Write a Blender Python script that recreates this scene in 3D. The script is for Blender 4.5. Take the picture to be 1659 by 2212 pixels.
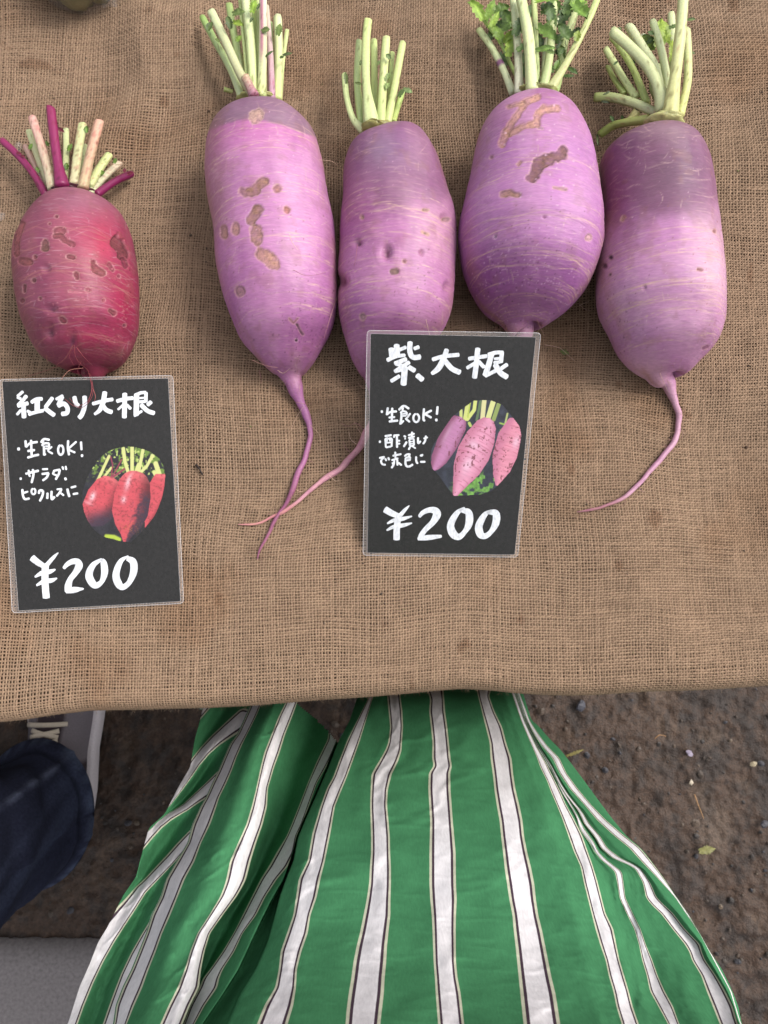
import bpy, math, random
import numpy as np

for o in list(bpy.data.objects):
    bpy.data.objects.remove(o)
SC = bpy.context.scene
COL = SC.collection
R = math.radians
random.seed(7)
RNG = np.random.default_rng(11)

# ------------------------------------------------------------------ camera, sky, sun, exposure
TILT = R(7.0)
ZT = 0.72                       # table height
ZC = ZT + 0.516                 # phone held half a metre above the table
TH = math.tan(R(26.5))
cam_d = bpy.data.cameras.new('camera')
cam = bpy.data.objects.new('camera', cam_d)
COL.objects.link(cam)
cam.location = (0, 0, ZC)
cam.rotation_euler = (TILT, 0, 0)
cam_d.sensor_fit = 'AUTO'
cam_d.sensor_width = 36
cam_d.lens = 18 / (TH * 4 / 3)
cam_d.clip_start = 0.02
cam_d.clip_end = 300
cam_d.dof.use_dof = True
cam_d.dof.focus_distance = 0.50
cam_d.dof.aperture_fstop = 20.0
SC.camera = cam

SUN_EL, SUN_AZ = R(52), R(70)   # azimuth measured from +Y towards +X
world = bpy.data.worlds.new('World')
SC.world = world
world.use_nodes = True
wn = world.node_tree
wn.nodes.clear()
wo = wn.nodes.new('ShaderNodeOutputWorld')
bg = wn.nodes.new('ShaderNodeBackground')
sky = wn.nodes.new('ShaderNodeTexSky')
sky.sky_type = 'NISHITA'
sky.sun_disc = False
sky.sun_elevation = SUN_EL
sky.sun_rotation = SUN_AZ
sky.air_density = 1.2
sky.dust_density = 4.0
hs = wn.nodes.new('ShaderNodeHueSaturation')      # an overcast sky is grey
hs.inputs['Saturation'].default_value = 0.22
wn.links.new(sky.outputs[0], hs.inputs['Color'])
wn.links.new(hs.outputs[0], bg.inputs[0])
bg.inputs[1].default_value = 0.14
wn.links.new(bg.outputs[0], wo.inputs[0])
sun_d = bpy.data.lights.new('sun', 'SUN')
sun_d.energy = 1.05
sun_d.angle = R(20)
sun_d.color = (1.0, 0.95, 0.88)
sun = bpy.data.objects.new('sun', sun_d)
COL.objects.link(sun)
sun.location = (2, 1, 4)
sun.rotation_euler = (math.pi / 2 - SUN_EL, 0, math.pi - SUN_AZ)
SC.view_settings.view_transform = 'Standard'
SC.view_settings.look = 'None'
SC.view_settings.exposure = 0.92
SC.view_settings.gamma = 1.0
SC.view_settings.use_curve_mapping = False

# ------------------------------------------------------------------ helpers
CT, ST = math.cos(TILT), math.sin(TILT)
KP = TH / 829.5                 # metres per photo unit per metre of depth (photo 1659 x 2212 units)


def bp(px, py, z):
    """point of the world at height z seen at photo position px, py"""
    dx = (np.asarray(px, float) - 829.5) * KP
    dy = -(np.asarray(py, float) - 1106.0) * KP
    yy = dy * CT + ST
    zz = dy * ST - CT
    t = (z - ZC) / zz
    return np.stack([dx * t, yy * t, ZC + zz * t], -1)


def bpt(px, py, t):
    dx = (np.asarray(px, float) - 829.5) * KP
    dy = -(np.asarray(py, float) - 1106.0) * KP
    return np.stack([dx * t, (dy * CT + ST) * t, ZC + (dy * ST - CT) * t], -1)


def depth_of(py, z):
    dy = -(np.asarray(py, float) - 1106.0) * KP
    return (z - ZC) / (dy * ST - CT)


def proj(v):
    x, y, z = v[..., 0], v[..., 1], v[..., 2] - ZC
    yc = y * CT + z * ST
    zc = -y * ST + z * CT
    return 829.5 + x / (-zc) / KP, 1106.0 - yc / (-zc) / KP


def lin(c):
    c = np.asarray(c, float) / 255.0
    return np.where(c <= 0.04045, c / 12.92, ((c + 0.055) / 1.055) ** 2.4)


def hash2(ix, iy, seed):
    h = (ix.astype(np.int64) * 374761393 + iy.astype(np.int64) * 668265263 + seed * 1442695041) & 0xFFFFFFFF
    h = ((h ^ (h >> 13)) * 1274126177) & 0xFFFFFFFF
    h = (h ^ (h >> 16)) & 0xFFFFFFFF
    return h / 4294967295.0


def vn(x, y, seed=0):
    x = np.asarray(x, float); y = np.asarray(y, float)
    x, y = np.broadcast_arrays(x, y)
    ix, iy = np.floor(x), np.floor(y)
    fx, fy = x - ix, y - iy
    fx = fx * fx * (3 - 2 * fx); fy = fy * fy * (3 - 2 * fy)
    a = hash2(ix, iy, seed); b = hash2(ix + 1, iy, seed)
    c = hash2(ix, iy + 1, seed); d = hash2(ix + 1, iy + 1, seed)
    return (a * (1 - fx) + b * fx) * (1 - fy) + (c * (1 - fx) + d * fx) * fy


def fbm(x, y, seed=0, octv=4):
    s = 0; a = 0.5; n = 0
    for k in range(octv):
        s = s + a * vn(x * 2 ** k, y * 2 ** k, seed + k * 17); n += a; a *= 0.5
    return s / n


def sst(a, b, x):
    t = np.clip((x - a) / (b - a), 0, 1)
    return t * t * (3 - 2 * t)


def mixc(c, d, m):
    m = np.asarray(m)[..., None]
    return c * (1 - m) + d * m


def poly_dist(px, py, pts):
    pts = np.asarray(pts, float)
    if len(pts) == 1:
        return np.hypot(px - pts[0, 0], py - pts[0, 1])
    best = None
    for a, b in zip(pts[:-1], pts[1:]):
        d = b - a; L2 = max(d @ d, 1e-9)
        t = np.clip(((px - a[0]) * d[0] + (py - a[1]) * d[1]) / L2, 0, 1)
        q = np.hypot(px - a[0] - t * d[0], py - a[1] - t * d[1])
        best = q if best is None else np.minimum(best, q)
    return best


def catmull(pts, n):
    """smooth dense resample of a polyline, any number of channels"""
    p = np.asarray(pts, float)
    if len(p) == 2:
        t = np.linspace(0, 1, n)[:, None]
        return p[0] * (1 - t) + p[1] * t
    seg = np.hypot(*(np.diff(p[:, :2], axis=0).T)) ** 0.5 + 1e-6
    s = np.concatenate([[0], np.cumsum(seg)])
    m = np.zeros_like(p)
    m[1:-1] = (p[2:] - p[:-2]) / (s[2:] - s[:-2])[:, None]
    m[0] = (p[1] - p[0]) / (s[1] - s[0]); m[-1] = (p[-1] - p[-2]) / (s[-1] - s[-2])
    q = np.linspace(0, s[-1], n)
    i = np.clip(np.searchsorted(s, q, 'right') - 1, 0, len(p) - 2)
    h = (s[i + 1] - s[i])[:, None]; t = ((q - s[i])[:, None]) / h
    return ((2 * t**3 - 3 * t**2 + 1) * p[i] + (t**3 - 2 * t**2 + t) * h * m[i]
            + (-2 * t**3 + 3 * t**2) * p[i + 1] + (t**3 - t**2) * h * m[i + 1])


def mesh_np(name, v, f, col=None, smooth=True, attrs=None):
    v = np.ascontiguousarray(v, dtype=np.float32).reshape(-1, 3)
    me = bpy.data.meshes.new(name)
    if isinstance(f, np.ndarray):
        k = f.shape[1]
        me.vertices.add(len(v)); me.vertices.foreach_set('co', v.ravel())
        me.loops.add(f.size); me.loops.foreach_set('vertex_index', np.ascontiguousarray(f, dtype=np.int32).ravel())
        me.polygons.add(len(f))
        me.polygons.foreach_set('loop_start', np.arange(0, f.size, k, dtype=np.int32))
        me.update(calc_edges=True)
    else:
        me.from_pydata([tuple(map(float, q)) for q in v], [], f)
    if smooth:
        me.polygons.foreach_set('use_smooth', np.ones(len(me.polygons), dtype=bool))
    if col is not None:
        c = np.ones((len(v), 4), np.float32); c[:, :3] = np.asarray(col).reshape(-1, 3)
        a = me.attributes.new('tint', 'FLOAT_COLOR', 'POINT'); a.data.foreach_set('color', c.ravel())
    for k, val in (attrs or {}).items():
        a = me.attributes.new(k, 'FLOAT', 'POINT')
        a.data.foreach_set('value', np.ascontiguousarray(val, dtype=np.float32).ravel())
    me.update()
    return me


def add(name, me, mat=None, parent=None):
    o = bpy.data.objects.new(name, me)
    COL.objects.link(o)
    if me is not None and mat is not None:
        me.materials.append(mat)
    if parent is not None:
        o.parent = parent
        o.matrix_parent_inverse = parent.matrix_basis.inverted()
    return o


def empty(name, loc, label, cat, group=None):
    o = bpy.data.objects.new(name, None)
    o.empty_display_size = 0.02
    o.location = [float(q) for q in loc]
    COL.objects.link(o)
    return tag(o, label, cat, group)


def tag(o, label, cat, group=None):
    o['label'] = label; o['category'] = cat
    if group: o['group'] = group
    return o


def grid_faces(nr, nc, wrap=False):
    r = np.arange(nr - 1)[:, None]; c = np.arange(nc if wrap else nc - 1)[None, :]
    c2 = (c + 1) % nc
    return np.stack([r * nc + c, r * nc + c2, (r + 1) * nc + c2, (r + 1) * nc + c], -1).reshape(-1, 4)


def frames(P):
    T = np.gradient(P, axis=0); T /= np.linalg.norm(T, axis=1, keepdims=True) + 1e-12
    up = np.array([0, 0, 1.0])
    S = np.cross(T, up); n = np.linalg.norm(S, axis=1, keepdims=True)
    S = np.where(n > 1e-4, S / np.maximum(n, 1e-4), np.array([1.0, 0, 0]))
    U = np.cross(S, T)
    return T, S, U


def tube(P, rad, ns=10, flat=1.0, cap=True):
    """verts, faces of a tube along P with radii rad; capped"""
    P = np.asarray(P, float); rad = np.broadcast_to(np.asarray(rad, float), (len(P),))
    T, S, U = frames(P)
    a = np.linspace(0, 2 * math.pi, ns, endpoint=False)
    V = P[:, None] + rad[:, None, None] * (S[:, None] * np.cos(a)[None, :, None] + flat * U[:, None] * np.sin(a)[None, :, None])
    F = [tuple(q) for q in grid_faces(len(P), ns, True)[:, ::-1]]
    V = V.reshape(-1, 3)
    if cap:
        n = len(V)
        V = np.vstack([V, P[0], P[-1]])
        L = (len(P) - 1) * ns
        for k in range(ns):
            F.append((k, (k + 1) % ns, n)); F.append((L + (k + 1) % ns, L + k, n + 1))
    return V, F


def join(parts):
    V = []; F = []; C = []; n = 0
    for p in parts:
        V.append(np.asarray(p[0], float)); F += [tuple(int(i) + n for i in f) for f in p[1]]; n += len(p[0])
        if len(p) > 2:
            C.append(np.broadcast_to(np.asarray(p[2], float), (len(p[0]), 3)))
    return np.vstack(V), F, (np.vstack(C) if C else None)


# ------------------------------------------------------------------ materials
def material(name, rough=0.6, color=None, attr=True, noise=0.0, nscale=300.0, bump=0.0, bscale=600.0,
             spec=0.5, sheen=0.0, sss=0.0, stretch=(1, 1, 1), rough_attr=False, bdist=0.001):
    m = bpy.data.materials.new(name); m.use_nodes = True
    nt = m.node_tree; N = nt.nodes; L = nt.links
    b = N['Principled BSDF']
    b.inputs['Roughness'].default_value = rough
    b.inputs['Specular IOR Level'].default_value = spec
    if sheen:
        b.inputs['Sheen Weight'].default_value = sheen
        b.inputs['Sheen Roughness'].default_value = 0.5
    if sss:
        b.inputs['Subsurface Weight'].default_value = sss
        b.inputs['Subsurface Radius'].default_value = (0.004, 0.002, 0.002)
        b.inputs['Subsurface Scale'].default_value = 1.0
    tc = N.new('ShaderNodeTexCoord'); mp = N.new('ShaderNodeMapping')
    mp.inputs['Scale'].default_value = stretch
    L.new(tc.outputs['Object'], mp.inputs[0])
    src = None
    if attr:
        at = N.new('ShaderNodeAttribute'); at.attribute_name = 'tint'; src = at.outputs['Color']
    if color is not None:
        rgb = N.new('ShaderNodeRGB'); rgb.outputs[0].default_value = (*[float(q) for q in color], 1); src = rgb.outputs[0]
    if noise:
        nz = N.new('ShaderNodeTexNoise'); nz.inputs['Scale'].default_value = nscale; nz.inputs['Detail'].default_value = 4
        L.new(mp.outputs[0], nz.inputs[0])
        mr = N.new('ShaderNodeMapRange'); mr.inputs[1].default_value = 0.25; mr.inputs[2].default_value = 0.75
        mr.inputs[3].default_value = 1 - noise; mr.inputs[4].default_value = 1 + noise
        L.new(nz.outputs[0], mr.inputs[0])
        mx = N.new('ShaderNodeVectorMath'); mx.operation = 'MULTIPLY'
        L.new(src, mx.inputs[0]); L.new(mr.outputs[0], mx.inputs[1]); src = mx.outputs[0]
    L.new(src, b.inputs['Base Color'])
    if rough_attr:
        ra = N.new('ShaderNodeAttribute'); ra.attribute_name = 'rough'
        L.new(ra.outputs['Fac'], b.inputs['Roughness'])
    if bump:
        n2 = N.new('ShaderNodeTexNoise'); n2.inputs['Scale'].default_value = bscale; n2.inputs['Detail'].default_value = 5
        L.new(mp.outputs[0], n2.inputs[0])
        bm = N.new('ShaderNodeBump'); bm.inputs['Strength'].default_value = bump; bm.inputs['Distance'].default_value = bdist
        L.new(n2.outputs[0], bm.inputs['Height']); L.new(bm.outputs[0], b.inputs['Normal'])
    return m


M_JUTE = material('jute_yarn', 0.95, noise=0.22, nscale=1500, bump=0.4, bscale=2500, spec=0.1, bdist=0.0004)
M_UNDER = material('shade_tinted_backing', 0.95, noise=0.35, nscale=900, spec=0.05, bump=0.5, bscale=1200, bdist=0.0006)
M_WOOD = material('table_wood', 0.7, color=(0.12, 0.08, 0.05), attr=False, noise=0.3, nscale=40, stretch=(1, 8, 8))
M_SKIN = material('radish_skin', 0.4, noise=0.13, nscale=800, bump=0.30, bscale=900, spec=0.4, sss=0.06, stretch=(0.30, 1.5, 0.5), rough_attr=True, bdist=0.0006)
M_STALK = material('leaf_stalk', 0.42, noise=0.10, nscale=700, bump=0.12, bscale=500, spec=0.4, sss=0.12, bdist=0.0006)
M_LEAF = material('radish_leaf', 0.5, noise=0.3, nscale=400, bump=0.5, bscale=600, spec=0.4, bdist=0.0008)
M_HAIR = material('root_hair', 0.8, noise=0.15, nscale=500)
M_CARD = material('black_card', 0.75, color=lin((41, 38, 37)), attr=False, noise=0.0)
M_PAINT = material('white_paint', 0.5, color=lin((205, 207, 212)), attr=False, noise=0.26, nscale=420, stretch=(1.6, 0.7, 1))
M_PRINT = material('photo_print', 0.35, spec=0.5)
M_LINEN = material('striped_linen', 1.0, noise=0.07, nscale=900, bump=0.25, bscale=900, spec=0.0, bdist=0.0004)
M_DENIM = material('denim', 0.95, noise=0.28, nscale=260, bump=0.3, bscale=1200, spec=0.1, bdist=0.0005)
M_SHOE = material('shoe_fabric', 0.85, noise=0.14, nscale=600, bump=0.25, bscale=900, spec=0.2, bdist=0.0005)
M_GROUND = material('muddy_asphalt', 0.6, noise=0.45, nscale=240, bump=0.7, bscale=330, spec=0.35, bdist=0.003)
M_CONC = material('concrete', 0.8, noise=0.25, nscale=220, bump=0.5, bscale=420, spec=0.3, color=lin((118, 112, 112)), attr=False, bdist=0.0012)
M_STONE = material('gravel_stone', 0.55, noise=0.2, nscale=200, spec=0.4)
M_BODY = material('dark_knit', 0.95, color=(0.035, 0.033, 0.04), attr=False, noise=0.25, nscale=500, spec=0.1)


def card_scuffs(m):
    nt = m.node_tree; N = nt.nodes; L = nt.links; b = N['Principled BSDF']
    tc = N.new('ShaderNodeTexCoord')
    n1 = N.new('ShaderNodeTexNoise'); n1.inputs['Scale'].default_value = 420; n1.inputs['Detail'].default_value = 8
    n1.inputs['Roughness'].default_value = 0.75
    mp = N.new('ShaderNodeMapping'); mp.inputs['Scale'].default_value = (1.3, 0.9, 1)
    L.new(tc.outputs['Object'], mp.inputs[0]); L.new(mp.outputs[0], n1.inputs[0])
    cr = N.new('ShaderNodeValToRGB')
    cr.color_ramp.elements[0].position = 0.45; cr.color_ramp.elements[0].color = (*lin((13, 12, 12)), 1)
    cr.color_ramp.elements[1].position = 0.85; cr.color_ramp.elements[1].color = (*lin((40, 38, 37)), 1)
    L.new(n1.outputs[0], cr.inputs[0]); L.new(cr.outputs[0], b.inputs['Base Color'])


card_scuffs(M_CARD)


def film_material(name, diffuse, gloss_rough=0.12):
    m = bpy.data.materials.new(name); m.use_nodes = True
    nt = m.node_tree; N = nt.nodes; L = nt.links; N.clear()
    out = N.new('ShaderNodeOutputMaterial')
    tr = N.new('ShaderNodeBsdfTransparent')
    gl = N.new('ShaderNodeBsdfGlossy'); gl.inputs['Roughness'].default_value = gloss_rough
    df = N.new('ShaderNodeBsdfDiffuse'); df.inputs[0].default_value = (0.75, 0.72, 0.72, 1)
    lw = N.new('ShaderNodeLayerWeight'); lw.inputs[0].default_value = 0.5
    pw = N.new('ShaderNodeMath'); pw.operation = 'POWER'; pw.inputs[1].default_value = 4.0
    L.new(lw.outputs['Facing'], pw.inputs[0])
    fr = N.new('ShaderNodeMath'); fr.operation = 'MULTIPLY_ADD'; fr.inputs[1].default_value = 0.6; fr.inputs[2].default_value = 0.010
    L.new(pw.outputs[0], fr.inputs[0])
    m1 = N.new('ShaderNodeMixShader'); m1.inputs[0].default_value = diffuse
    L.new(tr.outputs[0], m1.inputs[1]); L.new(df.outputs[0], m1.inputs[2])
    m2 = N.new('ShaderNodeMixShader')
    L.new(fr.outputs[0], m2.inputs[0]); L.new(m1.outputs[0], m2.inputs[1]); L.new(gl.outputs[0], m2.inputs[2])
    nz = N.new('ShaderNodeTexNoise'); nz.inputs['Scale'].default_value = 60
    bm = N.new('ShaderNodeBump'); bm.inputs['Strength'].default_value = 0.12; bm.inputs['Distance'].default_value = 0.001
    tc = N.new('ShaderNodeTexCoord'); L.new(tc.outputs['Object'], nz.inputs[0]); L.new(nz.outputs[0], bm.inputs['Height'])
    L.new(bm.outputs[0], gl.inputs['Normal'])
    L.new(m2.outputs[0], out.inputs[0])
    return m


M_FILM = film_material('laminate_film', 0.002)
M_RIM = film_material('laminate_rim', 0.06, 0.2)
M_EDGE = film_material('laminate_edge', 0.32, 0.15)
M_PLASTIC = film_material('clear_plastic', 0.05, 0.05)

# ------------------------------------------------------------------ ground
def build_ground():
    def axis(a, b, step):
        mid = np.arange(a, b, step)
        g = [0.004 * 1.28 ** k for k in range(1, 34)]
        g = np.cumsum(g)
        return np.concatenate([a - g[::-1], mid, mid[-1] + g])
    xs = axis(-0.72, 0.80, 0.0030); ys = axis(-0.70, 0.02, 0.0030)
    X, Y = np.meshgrid(xs, ys)
    n1 = fbm(X * 60, Y * 60, 3, 4); n2 = fbm(X * 150, Y * 150, 9, 3); n3 = fbm(X * 9, Y * 9, 5, 3)
    Z = (n1 - 0.5) * 0.010 + (n2 - 0.5) * 0.006 + (n3 - 0.5) * 0.012
    Z = Z - 0.004
    V = np.stack([X, Y, Z], -1)
    c = np.broadcast_to(lin((93, 74, 62)), V.shape).copy()
    c = mixc(c, lin((60, 47, 40)), sst(0.45, 0.75, fbm(X * 40, Y * 40, 21, 4)))
    c = mixc(c, lin((120, 101, 86)), 0.55 * sst(0.58, 0.8, fbm(X * 25, Y * 25, 33, 4)))
    c = mixc(c, lin((74, 68, 68)), 0.5 * sst(0.70, 0.80, vn(X * 90, Y * 70, 41)))
    # dry worn patch
    p = bp(1535, 1790, 0)
    d = np.hypot(X - p[0], (Y - p[1]) * 0.6) + (fbm(X * 40, Y * 40, 51) - 0.5) * 0.06
    c = mixc(c, lin((128, 112, 100)), 0.6 * (1 - sst(0.01, 0.045, d)))
    o = add('ground', mesh_np('ground', V, grid_faces(len(ys), len(xs)), c.reshape(-1, 3) * np.array([0.43, 0.39, 0.35])), M_GROUND)
    o['kind'] = 'structure'
    # paving slab by the lower left
    y1 = bp(110, 2036, 0.014)[1]
    x0, x1, y0, z1 = -2.4, -0.17, -1.6, 0.014
    nx, ny = 120, 60
    X, Y = np.meshgrid(np.linspace(x0, x1, nx), np.linspace(y0, y1, ny))
    E = (fbm(X * 30, Y * 30, 71) - 0.5) * 0.002
    edge = np.minimum(np.minimum(y1 - Y, x1 - X), 0.012) / 0.012
    V = np.stack([X, Y, z1 + E - 0.012 * (1 - np.clip(edge, 0, 1)) ** 2], -1)
    top = grid_faces(ny, nx)
    V = V.reshape(-1, 3)
    base = V.copy(); base[:, 2] = -0.02
    rim = [k for k in range(nx)] + [k * nx + nx - 1 for k in range(1, ny)] + [(ny - 1) * nx + k for k in range(nx - 2, -1, -1)] + [k * nx for k in range(ny - 2, 0, -1)]
    F = [tuple(q) for q in top]; n = len(V)
    VB = base[rim]; m = len(rim)
    for k in range(m):
        F.append((rim[k], n + k, n + (k + 1) % m, rim[(k + 1) % m]))
    s = add('paving_slab', mesh_np('paving_slab', np.vstack([V, VB]), F, None), M_CONC)
    s['kind'] = 'structure'
    # loose stones pressed in the mud
    rng = np.random.default_rng(5)
    parts = []
    ico_v, ico_f = tube(np.array([[0, 0, -1], [0, 0.01, -0.6], [0, 0, 0.0], [0.01, 0, 0.6], [0, 0, 1.0]]), [0.3, 0.85, 1.0, 0.8, 0.3], 7)
    for k in range(1500):
        x = rng.uniform(-0.7, 0.78); y = rng.uniform(-0.68, 0.0)
        if y < y1 + 0.01 and x < x1 + 0.02: continue
        r = rng.choice([0.0018, 0.0028, 0.004, 0.0065], p=[0.45, 0.33, 0.16, 0.06]) * rng.uniform(0.8, 1.3)
        v = ico_v * np.array([1, rng.uniform(0.6, 1.0), rng.uniform(0.5, 0.8)]) * r
        v = v * (1 + 0.25 * (rng.random((len(v), 1)) - 0.5))
        a = rng.uniform(0, 6.28)
        v = np.stack([v[:, 0] * math.cos(a) - v[:, 1] * math.sin(a), v[:, 0] * math.sin(a) + v[:, 1] * math.cos(a), v[:, 2]], 1)
        c = lin([(62, 60, 66), (80, 67, 57), (90, 74, 61), (54, 46, 42), (106, 90, 74)][rng.choice(5, p=[0.2, 0.3, 0.22, 0.22, 0.06])]) * rng.uniform(0.45, 0.75)
        parts.append((v + np.array([x, y, -0.003 + r * 0.15]), ico_f, c))
    V, F, C = join(parts)
    g = add('gravel', mesh_np('gravel', V, F, C, smooth=False), M_STONE)
    g['kind'] = 'stuff'
    tag(g, 'small grey and brown stones pressed into the muddy ground', 'gravel')


build_ground()

# ------------------------------------------------------------------ market table
EDGE = np.array([(-700, 1560), (-150, 1560), (0, 1557), (60, 1552), (130, 1541), (200, 1533), (330, 1531), (450, 1528), (560, 1522), (700, 1510),
                 (800, 1504), (880, 1497), (950, 1490), (1000, 1487), (1060, 1490), (1110, 1496), (1160, 1499), (1230, 1501),
                 (1300, 1498), (1400, 1491), (1500, 1489), (1580, 1485), (1659, 1479), (1760, 1474), (2300, 1470)], float)
EDGE_W = bp(EDGE[:, 0], EDGE[:, 1], ZT - 0.012)
TX0, TX1 = -0.95, 0.288


def box(a, b):
    (x0, y0, z0), (x1, y1, z1) = a, b
    v = [(x0, y0, z0), (x1, y0, z0), (x1, y1, z0), (x0, y1, z0), (x0, y0, z1), (x1, y0, z1), (x1, y1, z1), (x0, y1, z1)]
    f = [(3, 2, 1, 0), (4, 5, 6, 7), (0, 1, 5, 4), (1, 2, 6, 5), (2, 3, 7, 6), (3, 0, 4, 7)]
    return np.array(v, float), f


def build_table():
    t = empty('market_table', (-0.3, 0.3, 0), 'wooden market table hidden under the brown burlap cloth', 'table')
    v, f = box((TX0, -0.040, ZT - 0.034), (TX1, 0.80, ZT - 0.006))
    add('table_top', mesh_np('table_top', v, f, smooth=False), M_WOOD, t)
    for x in (TX0 + 0.06, TX1 - 0.06):
        for y in (0.04, 0.74):
            v, f = box((x - 0.02, y - 0.02, 0), (x + 0.02, y + 0.02, ZT - 0.034))
            add('leg', mesh_np('leg', v, f, smooth=False), M_WOOD, t)


build_table()

# ------------------------------------------------------------------ burlap tablecloth, woven yarn by yarn
PITCH = 0.00188


CARD_SPOTS = []
for (a, b, c, d) in ((1, 397, 815, 1324), (784, 1118, 790, 1203)):
    p0, p1 = bp(a, d, ZT), bp(b, c, ZT)
    CARD_SPOTS.append(((p0[0] + p1[0]) / 2, (p0[1] + p1[1]) / 2, (p1[0] - p0[0]) / 2, (p1[1] - p0[1]) / 2))


def cloth_base(X, Y):
    """surface of the cloth: X across, Y distance back from the front fold (negative: hanging over it)"""
    ye = np.interp(X, EDGE_W[:, 0], EDGE_W[:, 1])
    dev = ye - (-0.060)
    wx = (fbm(X * 7, Y * 7, 101, 2) - 0.5) * 0.016 + (vn(X * 30, Y * 25, 103) - 0.5) * 0.0022
    wy = (fbm(X * 7, Y * 7, 107, 2) - 0.5) * 0.014 + (vn(X * 25, Y * 30, 109) - 0.5) * 0.0030
    wx = wx + (fbm(X * 17, Y * 15, 141, 2) - 0.5) * 0.0060; wy = wy + (fbm(X * 15, Y * 17, 143, 2) - 0.5) * 0.0060
    rr = 0.011
    arc = rr * math.pi / 2
    Yc = np.maximum(Y, 0)
    fall = np.exp(-Yc / 0.07)
    y = -0.060 + Yc + dev * fall + wy * (1 - np.exp(-Yc / 0.02))
    z = np.full_like(X, ZT)
    # gentle rumples of the flat part, a few soft folds near the top left
    h = (fbm(X * 11 + Y * 3, Y * 9, 113, 3) - 0.45) * 0.0150
    h = h + (fbm(X * 26 - Y * 6, Y * 20, 117, 2) - 0.5) * 0.0050
    h = h + 0.0080 * np.exp(-((X * 0.8 + (Y - 0.40) * 0.6 + 0.10) / 0.022) ** 2) * sst(0.22, 0.34, Y)
    h = h + 0.0075 * np.exp(-((X * 0.9 - (Y - 0.35) * 0.5 + 0.19) / 0.018) ** 2) * sst(0.12, 0.26, Y)
    h = h - 0.004 * np.exp(-((X - 0.215 + (Y - 0.1) * 0.12) / 0.02) ** 2) * (1 - sst(0.02, 0.2, Y)) * 0.8
    lf = np.exp(-((X + 0.27) / 0.06) ** 2) * np.exp(-Yc / 0.03)
    # flat under the two cards
    for (qx, qy, rx, ry) in CARD_SPOTS:
        d = np.maximum(np.abs(X - qx) - rx, np.abs(y - qy) - ry)
        h = np.where(h > 0, h * sst(-0.004, 0.022, d), h)
    z = z + np.clip(h, -0.006, 0.012) * (1 - fall * 0.6) + 0.004 * lf
    # wrap over the front fold
    s = np.clip(-Y, 0, None)
    a = np.clip(s / rr, 0, math.pi / 2)
    over = np.maximum(s - arc, 0)
    sway = (fbm(X * 12, X * 0 + 2, 127, 2) - 0.5) * 0.05
    y = np.where(Y < 0, y - rr * np.sin(a) + over * (0.12 + sway), y)
    z = np.where(Y < 0, z - rr * (1 - np.cos(a)) - over * 0.98, z)
    y = y + rr            # flat part ends one fold radius behind the visible edge
    x = X + wx * (1 - 0.7 * fall)
    so = np.clip(x - TX1, 0, None); ar = np.clip(so / rr, 0, math.pi / 2); ov = np.maximum(so - arc, 0)
    z = np.where(so > 0, z - rr * (1 - np.cos(ar)) - ov, z)
    x = np.where(so > 0, TX1 + rr * np.sin(ar) + ov * 0.08, x)
    return np.stack([x, y, z], -1)


def cloth_z(x, y):
    """height of the cloth under a point of the table"""
    x = np.atleast_1d(np.asarray(x, float)); y = np.atleast_1d(np.asarray(y, float))
    ye = np.interp(x, EDGE_W[:, 0], EDGE_W[:, 1])
    Y = y - 0.011 + 0.060
    for _ in range(4):
        b = cloth_base(x, Y)
        Y = Y + (y - b[:, 1])
    return cloth_base(x, Y)[:, 2] + 0.0004


def on_cloth(px, py, up=0.001):
    p = bp(px, py, ZT)
    z = float(cloth_z(p[0], p[1])[0])
    p = bp(px, py, z)
    return float(cloth_z(p[0], p[1])[0]) + up


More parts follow.
